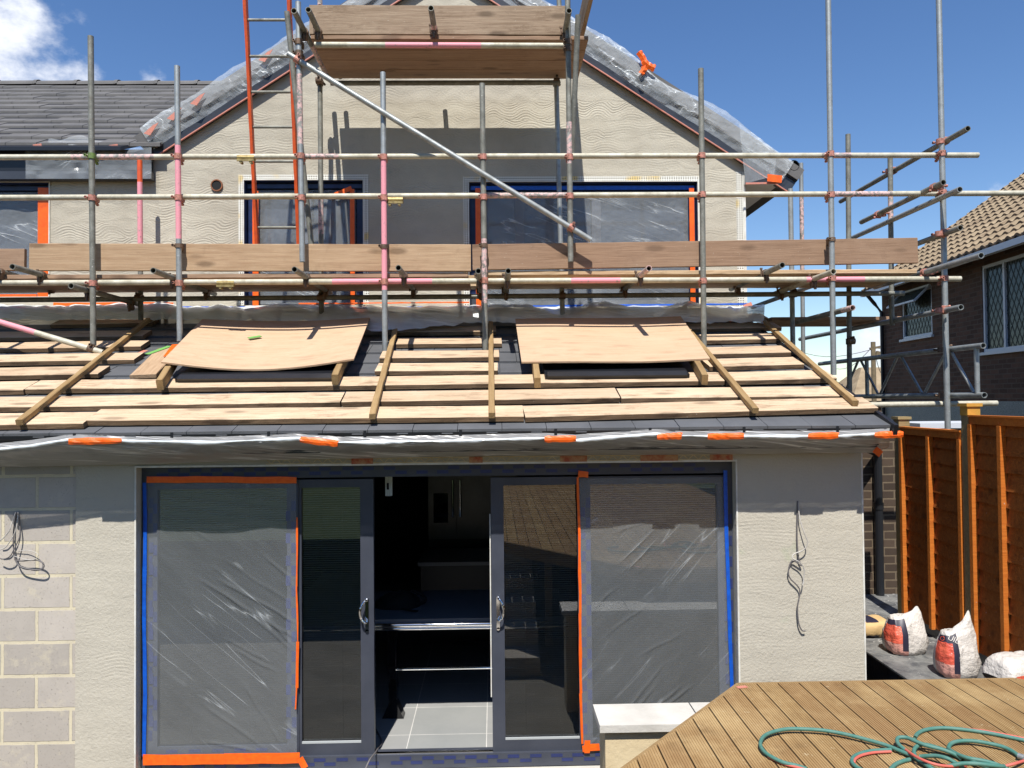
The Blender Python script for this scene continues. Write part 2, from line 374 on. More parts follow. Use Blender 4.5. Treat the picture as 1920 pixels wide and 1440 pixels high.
M['bag_navy'] = simple('bag_navy_print', s2l((44,42,58)), None, .42)
M['bag_kraft'] = simple('kraft_paper', s2l((206,176,124)), s2l((190,158,108)), .8, 0, 5, .006, 14)
M['terracotta'] = simple('terracotta_pipe', s2l((150,88,56)), s2l((120,84,60)), .8, 0, 20)
M['hose_green'] = simple('green_hose', s2l((62,116,104)), s2l((84,124,112)), .6, 0, 30, .001, 120)
M['hose_red'] = simple('red_hose', s2l((206,92,76)), s2l((190,104,92)), .6, 0, 30)
M['cable'] = simple('grey_cable', s2l((196,192,184)), s2l((160,156,150)), .6)
M['cable_dark'] = simple('dark_cable', s2l((104,100,100)), None, .6)
M['green_paint'] = simple('green_tape', s2l((110,166,84)), None, .7)
M['nb_frame'] = simple('white_window_frame', s2l((196,200,206)), None, .4)
M['pebble'] = simple('pebbledash', s2l((160,164,156)), s2l((122,126,120)), .95, 0, 60, .01, 90)
M['nb_tile'] = simple('tan_roof_tile', s2l((158,140,112)), s2l((128,110,86)), .9, 0, 3, .003, 30)
M['nb_tile_edge'] = simple('tile_edge', s2l((120,96,72)), s2l((96,76,58)), .9)
M['foliage'] = simple('foliage', (.035,.065,.015), (.06,.10,.03), .8, 0, 3)
M['bark'] = simple('bark', (.10,.075,.05), (.07,.05,.03), .9, 0, 9)
M['old_pole'] = simple('old_timber_pole', s2l((132,118,92)), s2l((108,96,76)), .9, 0, 9)
M['white_roof'] = simple('white_flat_roof', s2l((196,200,206)), None, .6)
M['blockwork'] = brickmat('concrete_blockwork', [s2l((194,186,175)), s2l((172,165,155))], s2l((212,202,174)), .49, .241, .0125, (P(69,1170,5.7).x, P(69,1142,5.7).z), bump=.008, pit=.55, smear=.4)
M['nb_brick'] = brickmat('brown_brick', [s2l((106,80,66)), s2l((80,62,52))], s2l((100,88,78)), .24, .0805, .009, (0,0), 'yz', .006)
M['yard_brick'] = brickmat('dark_yard_brick', [s2l((86,72,60)), s2l((64,54,46))], s2l((114,100,82)), .24, .085, .009, (0,.02), 'xz', .008)
def tilefloor():
    t = NT('grey_floor_tile'); co = t.coords('geo')
    b = t.new('TexBrick'); t.l.new(t.mapping(co, (1,1,1), loc=(.686, .35, 0)), b.inputs['Vector'])
    b.offset = 0; b.inputs['Scale'].default_value = 1; b.inputs['Brick Width'].default_value = .61; b.inputs['Row Height'].default_value = .545
    b.inputs['Mortar Size'].default_value = .0035; b.inputs['Color1'].default_value = s2l((150,152,150)) + (1,); b.inputs['Color2'].default_value = s2l((158,158,156)) + (1,)
    b.inputs['Mortar'].default_value = s2l((214,212,206)) + (1,)
    col = t.mix(t.ramp(t.noise(co, 3, 6, .7), .35, .7, 0, .35), b.outputs['Color'], s2l((126,130,130)))
    return t.done(t.pbr(col, .45, 0))
M['tilefloor'] = tilefloor()
def deckmat():
    t = NT('ribbed_deck_board'); co = t.coords('geo'); sx = t.new('SeparateXYZ'); t.l.new(co, sx.inputs[0])
    bid = t.math('FLOOR', t.math('DIVIDE', t.math('SUBTRACT', sx.outputs[0], 0.03), .1195))
    cb = t.new('CombineXYZ'); t.l.new(t.math('MULTIPLY', sx.outputs[0], 16), cb.inputs[0]); t.l.new(sx.outputs[1], cb.inputs[1]); t.l.new(t.math('MULTIPLY', bid, 5.3), cb.inputs[2])
    g = t.noise(cb.outputs[0], 1.8, 6, .65, .4); g2 = t.noise(co, 2.4, 5)
    wn = t.new('TexWhiteNoise', noise_dimensions='1D'); t.l.new(bid, wn.inputs['W'])
    col = t.mix(t.ramp(g, .32, .7), s2l((144,116,76)), s2l((172,144,100)))
    col = t.mix(t.math('MULTIPLY', wn.outputs['Value'], .45), col, s2l((132,98,66)))
    col = t.mix(t.ramp(g2, .5, .75, 0, .5), col, s2l((206,182,134)))
    sp = t.ramp(t.noise(co, 30, 4, .7), .63, .74, 0, .5); col = t.mix(sp, col, s2l((214,200,164)))
    gr_ = t.ramp(t.noise(co, 4.5, 7, .75), .54, .72, 0, .45); col = t.mix(gr_, col, s2l((110,88,60)))
    return t.done(t.pbr(col, .85, 0, t.bump(g, .5, .004), .2))
M['deck'] = deckmat()

# ------------------------------------------------------------------ world + sun
W = bpy.data.worlds.new('World'); scene.world = W; W.use_nodes = True
wn = W.node_tree.nodes; wl = W.node_tree.links; wn.clear()
sun_dir = V((-.11, -1, 1.58)).normalized()
sky = wn.new('ShaderNodeTexSky'); sky.sky_type = 'NISHITA'; sky.sun_disc = False
sky.sun_elevation = math.asin(sun_dir.z); sky.sun_rotation = math.atan2(sun_dir.x, sun_dir.y)
sky.altitude = 100; sky.air_density = 1.0; sky.dust_density = .1; sky.ozone_density = 2.0
bg = wn.new('ShaderNodeBackground'); bg.inputs[1].default_value = SKY = .082
wo = wn.new('ShaderNodeOutputWorld')
tc = wn.new('ShaderNodeTexCoord')
def wmath(op, a, b=None, clamp=False):
    n = wn.new('ShaderNodeMath'); n.operation = op; n.use_clamp = clamp
    for i, x in enumerate((a, b)):
        if x is None: continue
        if isinstance(x, (int, float)): n.inputs[i].default_value = x
        else: wl.new(x, n.inputs[i])
    return n.outputs[0]
mp = wn.new('ShaderNodeMapping'); mp.inputs['Scale'].default_value = (1, 1, 1.5); wl.new(tc.outputs['Generated'], mp.inputs[0])
nz = wn.new('ShaderNodeTexNoise'); wl.new(mp.outputs[0], nz.inputs['Vector']); nz.inputs['Scale'].default_value = 9; nz.inputs['Detail'].default_value = 9; nz.inputs['Roughness'].default_value = .6
tot = None
for px, py, rad, amp in ((-70, 160, 7.5, 1), (60, 160, 5, .8), (1640, 660, 3.2, .75), (1950, 400, 4.5, .35), (1760, 720, 5, .75), (1480, 730, 4, .5), (130, 100, 3.5, .3), (290, 148, 1.6, .4), (-700, 300, 16, .9), (2600, 500, 16, .8)):
    d = ray(px, py).normalized()
    dn = wn.new('ShaderNodeVectorMath'); dn.operation = 'DOT_PRODUCT'; wl.new(tc.outputs['Generated'], dn.inputs[0]); dn.inputs[1].default_value = d
    mr = wn.new('ShaderNodeMapRange'); mr.inputs['From Min'].default_value = math.cos(math.radians(rad)); mr.inputs['From Max'].default_value = 1
    mr.inputs['To Max'].default_value = amp; wl.new(dn.outputs['Value'], mr.inputs['Value'])
    tot = mr.outputs[0] if tot is None else wmath('MAXIMUM', tot, mr.outputs[0])
dens = wmath('ADD', wmath('MULTIPLY', nz.outputs['Fac'], 1.3), wmath('MULTIPLY', wmath('POWER', tot, .6), .7))
cm = wn.new('ShaderNodeMapRange'); cm.interpolation_type = 'SMOOTHSTEP'; cm.inputs['From Min'].default_value = .98; cm.inputs['From Max'].default_value = 1.28; wl.new(dens, cm.inputs['Value'])
cfac = wmath('MULTIPLY', cm.outputs[0], wmath('MULTIPLY', tot, 4, True))
nz2 = wn.new('ShaderNodeTexNoise'); wl.new(mp.outputs[0], nz2.inputs['Vector']); nz2.inputs['Scale'].default_value = 14; nz2.inputs['Detail'].default_value = 6
cc = wn.new('ShaderNodeMix'); cc.data_type = 'RGBA'; wl.new(nz2.outputs['Fac'], cc.inputs[0])
cc.inputs[6].default_value = (.52/SKY, .58/SKY, .70/SKY, 1); cc.inputs[7].default_value = (.98/SKY, .98/SKY, 1.0/SKY, 1)
hs = wn.new('ShaderNodeHueSaturation'); hs.inputs['Hue'].default_value = .507; hs.inputs['Saturation'].default_value = 1.2; hs.inputs['Value'].default_value = 1.3; wl.new(sky.outputs[0], hs.inputs['Color'])
cx = wn.new('ShaderNodeMix'); cx.data_type = 'RGBA'; wl.new(cfac, cx.inputs[0]); wl.new(hs.outputs[0], cx.inputs[6]); wl.new(cc.outputs[2], cx.inputs[7])
wl.new(cx.outputs[2], bg.inputs[0]); wl.new(bg.outputs[0], wo.inputs[0])
sl = bpy.data.lights.new('sun', 'SUN'); sl.energy = 4.9; sl.angle = math.radians(.5); sl.color = (1, .957, .90)
so = bpy.data.objects.new('sun', sl); C.objects.link(so); so.rotation_euler = sun_dir.to_track_quat('Z', 'Y').to_euler(); so.location = (0, -5, 20)
scene.view_settings.view_transform = 'Standard'; scene.view_settings.look = 'None'; scene.view_settings.exposure = .42; scene.view_settings.gamma = 1
scene.cycles.max_bounces = 8; scene.cycles.transparent_max_bounces = 24; scene.cycles.diffuse_bounces = 2; scene.cycles.glossy_bounces = 4
scene.cycles.caustics_reflective = False; scene.cycles.sample_clamp_indirect = 6

# ------------------------------------------------------------------ key dimensions
YE, YW, YF, YB = 5.70, 8.50, 7.20, 8.15        # extension wall, main wall, scaffold front and back rows
TR = .0262
XL = P(257, 1150, YE).x; XR = P(1381, 1080, YE).x; XE = P(1618, 1060, YE).x
ZT = P(818, 871, YE).z
def roofz(Y): return 2.42 + .344 * (Y - 5.35)
RN = V((0, -.344, 1)).normalized()
def RP(px, py, off=0): return PP(px, py, V((0, 5.35, 2.42)) + RN * off, RN)
def rect(px0, py0, px1, py1, Y):
    xm, ym = (px0+px1)/2, (py0+py1)/2
    return P(px0, ym, Y).x, P(xm, py1, Y).z, P(px1, ym, Y).x, P(xm, py0, Y).z   # x0,z0,x1,z1

# ------------------------------------------------------------------ ground and setting
g = MB(); g.box((-300, -300, -.7), (300, 600, -.2)); g.build('ground', M['soil'], kind='structure')
g = MB(); g.box((-8, 1.95, -.196), (2.9, YE, -.16)); g.build('patio', M['concrete'], kind='structure')
g = MB(); g.box((-12, -14, -.19), (.5, 1.9, .9)); g.box((.5, -14, -.19), (8, -3.1, .9)); g.build('lawn', M['lawn'], kind='structure')
g = MB()
for i in range(5): g.box((-.7, 1.902 + i*.38, -.158), (.45, 1.902 + (i+1)*.38, .9 - .18*(i+1) + .02))
g.build('steps', M['steps'], kind='structure')
g = MB(); g.box((XL-.05, YE+.165, -.16), (XR+.05, 12, -.035)); g.build('floor', M['tilefloor'], kind='structure')

# ------------------------------------------------------------------ the house
house = empty('house', (0, 7.2, 0), 'rendered gabled house with rear lean-to extension, wrapped in scaffold', 'house')
def addh(mb, name, mat, parent=house, **k): return mb.build(name, mat, parent, **k)
XB = P(143, 1150, YE).x
m = MB(); m.box((-8, YE, -.16), (XB, YE+.3, 2.45)); addh(m, 'block_wall', M['blockwork'])
m = MB(); m.box((XB, YE-.012, -.16), (XL, YE+.28, 2.45)); m.box((XR, YE-.012, -.16), (XE, YE+.28, 2.45)); m.box((XL, YE-.012, ZT), (XR, YE+.28, 2.45))
m.box((XE-.28, YE+.28, -.16), (XE, 8.5, 2.45)); m.add([(XE,YE+.28,2.45),(XE,8.5,2.45),(XE,8.5,3.4)], [(0,1,2)])
addh(m, 'rendered_wall', M['render_low'])
# main wall with window openings
def window_px(x0, y0, x1, y1): return rect(x0, y0, x1, y1, YW)
wins = [(P(-260,400,YW).x, P(40,556,YW).z, P(92,430,YW).x, P(40,342,YW).z), window_px(458, 338, 681, 572), window_px(880, 341, 1309, 573)]
YV = 8.45; AP = V((P(835, -52, YV).x, YV, P(835, -52, YV).z)); SL = .652
XMR = P(1398, 450, YW).x
ZEL = P(150, 337, YW).z
def topz(x):
    gz = AP.z - SL * abs(x - AP.x) + .12
    return max(ZEL + .1, gz) if x < AP.x else gz
xs = sorted(set([-8.0, XMR, AP.x, AP.x - (AP.z + .12 - ZEL - .1) / SL] + [w[i] for w in wins for i in (0, 2)] + [-3.0, 1.4]))
m = MB()
for a, b in zip(xs[:-1], xs[1:]):
    c = (a + b) / 2; zs = [2.2]
    for w in wins:
        if w[0] - 1e-4 < c < w[2] + 1e-4: zs += [w[1], w[3]]
    zs.append(None)
    for k in range(0, len(zs), 2):
        z0, z1 = zs[k], zs[k+1]
        ta, tb = (topz(a), topz(b)) if z1 is None else (z1, z1)
        m.hexa([(a, YW, z0), (b, YW, z0), (b, YW+.2, z0), (a, YW+.2, z0)], [(a, YW, ta), (b, YW, tb), (b, YW+.2, tb), (a, YW+.2, ta)])
m.box((XMR-.2, YW+.2, 2.2), (XMR, 13, topz(XMR)-.05))
addh(m, 'gable_wall', M['render'])
# vent pipe hole
vp = P(407, 348, YW); m = MB()
m.tube(vp + V((0,-.02,0)), vp + V((0,.1,0)), .066, 20, wall=.012); o = addh(m, 'vent_pipe', M['terracotta'], smooth=False)
m = MB(); m.tube(vp + V((0,-.012,0)), vp + V((0,-.004,0)), .05, 20, hollow=False); addh(m, 'vent_opening', M['dark_in'], o)

# upper windows
for k, w in enumerate(wins):
    x0, z0, x1, z1 = w
    fr = MB(); yf = YW + .10; t = .07
    fr.box((x0, yf, z0), (x0+t, yf+.06, z1)); fr.box((x1-t, yf, z0), (x1, yf+.06, z1)); fr.box((x0+t, yf, z0), (x1-t, yf+.06, z0+t)); fr.box((x0+t, yf, z1-t), (x1-t, yf+.06, z1))
    if k == 2:
        for f_ in (.22, .56): xm = lerp(x0, x1, f_); fr.box((xm-.05, yf, z0+t), (xm+.05, yf+.06, z1-t))
    if k == 1: xm = lerp(x0, x1, .52); fr.box((xm-.035, yf, z0+t), (xm+.035, yf+.06, z1-t))
    wo_ = fr.build('window', M['anthracite'], house)
    g = MB(); g.box((x0+.02, yf+.064, z0+.02), (x1-.02, yf+.08, z1-.02)); g.build('pane', M['glass_dark'], wo_)
    rv = MB(); e = .003
    rv.box((x0+e, YW+.004, z1-e-.003), (x1-e, yf, z1-e)); rv.box((x0+e, YW+.004, z0+e), (x0+e+.003, yf, z1-.01)); rv.box((x1-e-.003, YW+.004, z0+e), (x1-e, yf, z1-.01))
    rv.box((x0+.01, yf-.004, z1-.1), (x1-.01, yf-.001, z1-.012)); rv.box((x0+.01, yf-.004, z0+.1), (x0+.085, yf-.001, z1-.1)); rv.box((x1-.085, yf-.004, z0+.1), (x1-.01, yf-.001, z1-.1))
    rv.build('reveal_tape', M['navy'], wo_)
    if k:
        bd = MB(); b = .062
        bd.box((x0-b, YW-.004, z0), (x0-.004, YW-.001, z1+b)); bd.box((x1+.004, YW-.004, z0), (x1+b, YW-.001, z1+b)); bd.box((x0-.004, YW-.004, z1+.004), (x1+.004, YW-.001, z1+b))
        bd.build('render_bead', M['bead'], wo_)
    bd = MB(); bd.box((x0-.012, YW-.012, z0), (x0, YW-.0045, z1+.012)); bd.box((x1, YW-.012, z0), (x1+.012, YW-.0045, z1+.012)); bd.box((x0, YW-.012, z1), (x1, YW-.0045, z1+.012))
    bd.build('bead_edge', M['white'], wo_)
# corner bead of the gable wall and of the extension
m = MB(); m.box((XMR-.10, YW-.005, 3.4), (XMR-.022, YW-.001, 5.15)); addh(m, 'corner_bead', M['bead'])
m = MB(); m.box((XMR-.022, YW-.012, 3.4), (XMR+.004, YW+.01, 5.15)); addh(m, 'corner_bead', M['white'])
m = MB(); m.box((XE-.008, YE-.017, -.16), (XE+.004, YE, 2.4)); addh(m, 'corner_bead', M['white'])
m = MB(); m.box((XL-.012, YE-.018, -.16), (XL-.001, YE+.01, ZT)); m.box((XR+.001, YE-.018, -.16), (XR+.012, YE+.01, ZT)); m.box((XL-.012, YE-.018, ZT), (XR+.012, YE-.012, ZT+.014))
addh(m, 'opening_bead', M['white'])
# zigzag lath strip above the patio doors
m = MB(); zx0, zx1 = P(500, 866, YE).x, P(1374, 860, YE).x; zz0 = ZT + .0155; zz1 = zz0 + .036
m.box((zx0, YE-.02, zz0), (zx1, YE-.0125, zz0+.007)); m.box((zx0, YE-.02, zz1), (zx1, YE-.0125, zz1+.006))
n = 92
for i in range(n):
    a = lerp(zx0, zx1, i/n); b = lerp(zx0, zx1, (i+1)/n); z_a, z_b = (zz0, zz1) if i % 2 else (zz1, zz0)
    m.beam((a, YE-.0165, z_a+.003), (b, YE-.0165, z_b+.003), .006, .006, V((0,1,0)))
addh(m, 'stop_bead_lath', M['cream'])
for a, b in ((660,700),(1050,1100),(1200,1270),(1330,1372),(880,905)):
    m = MB(); m.box((P(a,866,YE).x, YE-.0225, zz0-.004), (P(b,866,YE).x, YE-.0125, zz1+.004)); addh(m, 'mortar_smear', M['red_dirt'])

# verge: barge boards, soffit, roof slopes
def verge(side):
    sgn = -1 if side == 'L' else 1
    xe = P(284, 300, YV).x if side == 'L' else P(1478, 340, YV).x
    ze = AP.z - SL * abs(xe - AP.x); d = V((sgn, 0, -SL)).normalized(); nrm = V((sgn * SL, 0, 1)).normalized()
    a = V((AP.x, YV, AP.z)); b = V((xe, YV, ze)); L = (b - a).length
    m = MB()
    def slab(n0, n1, y0, y1, s0=0, s1=L, mi=0):
        lo = [a + d*s0 + nrm*n0, a + d*s1 + nrm*n0]; hi = [a + d*s0 + nrm*n1, a + d*s1 + nrm*n1]
        def q(p, y): return V((p.x, y, p.z))
        m.hexa([q(lo[0],y0), q(lo[1],y0), q(lo[1],y1), q(lo[0],y1)], [q(hi[0],y0), q(hi[1],y0), q(hi[1],y1), q(hi[0],y1)], mi)
    slab(.022, .15, YV-.012, YV+.012); slab(.012, .022, YV-.02, 8.52); slab(0, .0115, YV-.026, YV-.006, mi=1); slab(.15, .165, YV-.03, YV+.02, mi=2)
    addh(m, 'barge_board', [M['fascia'], M['orange_dull'], M['gutter']])
    m = MB(); slab(.165, .30, YV-.05, 12.6, s0=.0); addh(m, 'roof_slope', [M['slate_main']])
    return a, b, d, nrm, L
vl = verge('L'); vr = verge('R')
# crumpled plastic film over the verge
for side, (a, b, d, nrm, L) in (('L', vl), ('R', vr)):
    rows = []; ns = 150; s0 = .25; s1 = L - (.1 if side == 'L' else .15)
    prof = [(.06, -.005), (.10, -.012), (.15, -.03), (.19, -.035), (.24, -.03), (.29, -.02), (.335, .01), (.36, .07), (.355, .16), (.34, .28)]
    for i in range(ns+1):
        s_ = lerp(s0, s1, i/ns); r = []
        lump = noise.noise(V((s_*1.3, 3 if side == 'L' else 8, 0)))*.05
        for j, (nn, yy) in enumerate(prof):
            q = noise.noise(V((s_*5 + j*.5, j*.5, 2))); q2 = noise.noise(V((s_*14 + j, j*.8, 7)))
            n_ = nn + (lump + q*.022 + q2*.008) * (1 if j else .3) + (lump*.6 if j > 4 else 0)
            y_ = YV - .05 + yy + q*.014 - abs(q2)*.006
            p = a + d*s_ + nrm*n_; r.append(V((p.x, y_, p.z)))
        rows.append(r)
    m = MB(); m.grid(rows)
    sh = m.build('plastic_sheet', M['film_verge'], label=('crumpled clear plastic sheet over left sloping gable verge' if side == 'L' else 'crumpled clear plastic sheet over right sloping gable verge'), cat='plastic sheet', group='protective plastic sheets')
    tp = [(.55, 0), (.80, .0), (.885, .02), (.97, 0)] if side == 'L' else [(.512, 0)]
    for f_, _ in tp:
        s_ = lerp(s0, s1, f_); m = MB()
        if side == 'R':
            c = a + d*s_
            pts = [(c + nrm*.37 - d*.08), (c + nrm*.34 - d*.0), (c + nrm*.27 + d*.07), (c + nrm*.18 + d*.07)]
            def strip(pts, w, y):
                rr = []
                for k_, p in enumerate(pts):
                    tt = (pts[min(k_+1, len(pts)-1)] - pts[max(k_-1, 0)]).normalized(); pr = V((-tt.z, 0, tt.x))
                    rr.append([V((p.x, y - .012*(k_ % 2), p.z)) + pr*w*(.8 + .4*random.random()), V((p.x, y-.02, p.z)), V((p.x, y, p.z)) - pr*w*(.8 + .4*random.random())])
                return rr
            sp = spline(pts, 4); rr = strip(sp, .034, 8.34); m.grid(rr)
            sp = spline([c + nrm*.31 + d*.02, c + nrm*.30 + d*.10, c + nrm*.31 + d*.17], 3); m.grid(strip(sp, .036, 8.33))
            m.build('tape', M['orange'], sh)
        else:
            c = a + d*s_ + nrm*.25; m.hexa([V((c.x-.07, 8.335, c.z-.06)), V((c.x-.0, 8.335, c.z-.08)), V((c.x-.0, 8.34, c.z-.08)), V((c.x-.07, 8.34, c.z-.06))], [V((c.x+.03, 8.335, c.z+.03)), V((c.x+.09, 8.335, c.z+.06)), V((c.x+.09, 8.34, c.z+.06)), V((c.x+.03, 8.34, c.z+.03))])
            m.build('tape', M['orange_dull'], sh)
# right eave box end and gutter
xr0 = XMR; pz = P(1470, 346, 8.4)
m = MB()
q = [P(1398, 344, 8.43), P(1464, 344, 8.43), P(1486, 318, 8.43), P(1476, 292, 8.43), P(1398, 292, 8.43)]
q2 = [V((p.x, 12.5, p.z)) for p in q]
m.add(q + q2, [(0,1,2,3,4)], 0); m.add(q + q2, [(1,2,7,6),(2,3,8,7)], 0); m.add([q[0], q[1], q2[1], q2[0]], [(0,1,2,3)], 1)
addh(m, 'eave_box', [M['fascia'], M['nb_frame']])
m = MB(); gx = P(1484, 310, 8.4); m.tube(gx + V((.03, .0, 0)), gx + V((.03, 4, 0)), .06, 14, wall=.006); addh(m, 'gutter', M['gutter'])
m = MB()
rows = []
for i in range(25):
    t_ = i/24; top = P(lerp(1385, 1455, t_), lerp(232, 290, t_) , 8.38); bot = P(lerp(1397, 1452, t_), lerp(345, 330, t_), 8.40)
    rows.append([lerp(top, bot, j/8) + V((0, -.02*abs(noise.noise(V((t_*14, j*.25, 1)))) - .01, 0)) for j in range(9)])
m.grid(rows)
sh = m.build('plastic_sheet', M['film_verge'], label='pleated clear plastic sheet gathered round the boxed right eave corner', cat='plastic sheet', group='protective plastic sheets')
m = MB(); a_ = P(1438, 326, 8.3); m.hexa([P(1438,328,8.31), P(1450,342,8.31), P(1450,342,8.315), P(1438,328,8.315)], [P(1441,326,8.31), P(1466,338,8.31), P(1466,338,8.315), P(1441,326,8.315)]); m.beam(P(1439,333,8.3), P(1466,336,8.3), .004, .08, V((0,0,1))); m.build('tape', M['orange'], sh)
m = MB(); m.beam(P(1398,344,8.335), P(1464,343,8.335), .01, .02, V((0,0,1))); m.build('tape', M['orange_dull'], sh)

# left wing: eave, gutter, tiled roof
zt = P(120, 277, 8.40).z
m = MB(); m.box((-8, 8.40, P(120,321,8.40).z), (P(283,300,8.40).x, 8.46, zt-.02)); addh(m, 'gutter', M['gutter'])
m = MB(); m.box((-8, 8.39, P(120,336,8.40).z), (P(283,300,8.40).x, 8.495, P(120,321,8.40).z-.002)); addh(m, 'fascia_board', M['fascia'])
m = MB(); rows_n = 13; y0 = 8.37; gauge = (11.15 - y0) / rows_n
for r in range(rows_n):
    yy = y0 + r*gauge; zz = zt + .65*(yy - y0) ; off = .15 if r % 2 else 0
    x = -8.2 + off; xlim = AP.x - (AP.z + .12 - zz) / SL
    while x < xlim:
        jz = random.uniform(-.004, .004)
        lo = [V((x, yy-.015, zz+.0+jz)), V((x+.325, yy-.015, zz+jz)), V((x+.325, yy+gauge+.06, zz+.65*(gauge+.06)-.03+jz)), V((x, yy+gauge+.06, zz+.65*(gauge+.06)-.03+jz))]
        m.hexa(lo, [p + V((0, 0, .04)) for p in lo]); x += .33
addh(m, 'roof_tiles', M['slate_main'])
xv = AP.x - (AP.z + .3 - zt) / SL
m = MB(); m.hexa([V((-8.2,8.3,zt-.06)), V((xv,8.3,zt-.06)), V((-.8,11.2,zt+1.82)), V((-8.2,11.2,zt+1.82))], [V((-8.2,8.3,zt-.02)), V((xv,8.3,zt-.02)), V((-.8,11.2,zt+1.86)), V((-8.2,11.2,zt+1.86))]); addh(m, 'roof_deck', M['gutter'])
m = MB(); zr = zt + .65*(11.15-y0) + .0; x = -8.2
while x < -.8:
    n_ = 8; pts = [V((0, 11.17 + .13*math.cos(math.pi*i/n_ ), zr - .02 + .09*math.sin(math.pi*i/n_))) for i in range(n_+1)]
    m.grid([[p + V((x, 0, 0)) for p in pts], [p + V((x+.55, 0, .006)) for p in pts]]); 
    m.grid([[p + V((x+.52, 0, .0)) for p in pts], [V((x+.52, p.y, p.z+.016)) for p in pts], [V((x+.57, p.y, p.z+.016)) for p in pts]]); x += .57
addh(m, 'ridge_tiles', M['slate_main'])
# film over the left eave
rows = []
for i in range(61):
    px = lerp(48, 284, i/60); up = 262 + 10*noise.noise(V((px*.03, 0, 0))) + (8 if px < 90 else 0) - (6*math.sin(max(0, px-90)/190*math.pi*2) )
    r = []
    for j in range(9):
        t_ = j/8; py = lerp(up, 335, t_); yy = lerp(8.44, 8.33, min(1, t_*5)) if t_ < .2 else 8.36 + .02*noise.noise(V((px*.05, j*.5, 3)))
        r.append(P(px, py, yy - .02*abs(noise.noise(V((px*.02 + j*.3, j*.8, 5))))))
    rows.append(r)
m = MB(); m.grid(rows); sh = m.build('plastic_sheet', M['film_eave'], label='clear plastic sheet wrapped over black gutter left of the gable', cat='plastic sheet', group='protective plastic sheets')
for px, py in ((70, 272), (213, 273)):
    m = MB(); m.beam(P(px-8, py+2, 8.34), P(px+8, py, 8.34), .004, .035); m.build('tape', M['orange_dull'], sh)

# films in the upper windows
flabels = ['sheet of clear plastic film across the leftmost upper window', 'sheet of clear plastic film across the narrow upper window behind the ladder', 'sheet of clear plastic film across the wide upper window']
for k, w in enumerate(wins):
    x0, z0, x1, z1 = w; rows = []
    nx, nz_ = 40, 24
    for i in range(nx+1):
        r = []
        for j in range(nz_+1):
            u, v = i/nx, j/nz_; e = min(u, 1-u, v, 1-v)
            puck = noise.noise(V((u*5, v*3, k*5)))*.03*min(1, e*8) + noise.noise(V((u*22+v*9, v*5, k*3)))*.008
            r.append(V((lerp(x0+.09, x1-.09, u), YW+.075 + puck, lerp(z0+.02, z1-.09, v))))
        rows.append(r)
    m = MB(); m.grid(rows); sh = m.build('plastic_sheet', M['film_up'], label=flabels[k], cat='plastic sheet', group='protective plastic sheets')
    tb_ = {0: [(x1-.14, z0, x1-.02, z1-.05), (x0, z0-.03, x1-.15, z0+.03)], 1: [(x0+.08, z0, x0+.145, z1-.11), (x1-.15, z0, x1-.10, z1-.09)], 2: [(x1-.085, z0, x1-.03, z1-.06), (x0+.07, z0, x0+.125, z1-.06)]}[k]
    for a_, b_, c_, d_ in tb_: m = MB(); m.box((a_, YW+.03, b_), (c_, YW+.036, d_)); m.build('tape', M['orange'], sh)
    if k == 1: m = MB(); m.beam((x1-.32, YW+.024, z1-.16), (x1-.13, YW+.024, z1-.08), .004, .05); m.build('tape', M['orange'], sh)
    m = MB(); m.box((x0+.02, YW+.05, z1-.075), (x1-.02, YW+.054, z1-.03)); m.build('tape', M['blue'] if k == 2 else M['navy'], sh)

# extension roof
m = MB(); x1r = 2.79
for r in range(10):
    yy = 5.345 + r*.32; off = (.155 if r % 2 else 0); x = -8 + off
    while x < x1r:
        xe = min(x + .306, x1r); 
        if xe - x > .03:
            z_ = roofz(yy) - .02 + random.uniform(-.002, .002)
            lo = [V((x, yy, z_)), V((xe, yy, z_)), V((xe, yy+.38, z_+.131-.022)), V((x, yy+.38, z_+.131-.022))]
            m.hexa(lo, [p + V((0, -.004, .022)) for p in lo])
            m.box((x+.2, yy-.004, z_-.008), (xe-.03, yy+.02, z_))
        x += .31
addh(m, 'lean_to_tiles', M['slate'])
m = MB(); m.hexa([V((-8,5.42,roofz(5.42)-.12)), V((x1r,5.42,roofz(5.42)-.12)), V((x1r,8.5,roofz(8.5)-.12)), V((-8,8.5,roofz(8.5)-.12))], [V((-8,5.42,roofz(5.42)-.045)), V((x1r,5.42,roofz(5.42)-.045)), V((x1r,8.5,roofz(8.5)-.045)), V((-8,8.5,roofz(8.5)-.045))]); addh(m, 'lean_to_deck', M['gutter'])
m = MB(); m.beam((x1r+.012, 5.3, roofz(5.3)-.02), (x1r+.012, 8.5, roofz(8.5)-.02), .03, .085); addh(m, 'verge_trim', M['gutter'])
m = MB(); gz = P(818, 818, 5.36).z
n_ = 10; prof = [V((0, 5.40 + .058*math.cos(math.pi + math.pi*i/n_), gz + .03 + .062*math.sin(math.pi + math.pi*i/n_))) for i in range(n_+1)]
m.grid([[p + V((-8, 0, 0)) for p in prof], [p + V((x1r+.01, 0, 0)) for p in prof]])
for x in [-7.5 + i*.66 for i in range(16)]: m.box((x, 5.340, gz+.0), (x+.02, 5.345, gz+.045))
gut = addh(m, 'gutter', M['gutter'])
m = MB(); m.box((-8, 5.46, gz-.10), (x1r-.03, 5.485, gz+.07)); m.box((-8, 5.485, gz-.115), (x1r-.03, YE-.014, gz-.10)); addh(m, 'fascia_board', M['fascia'])
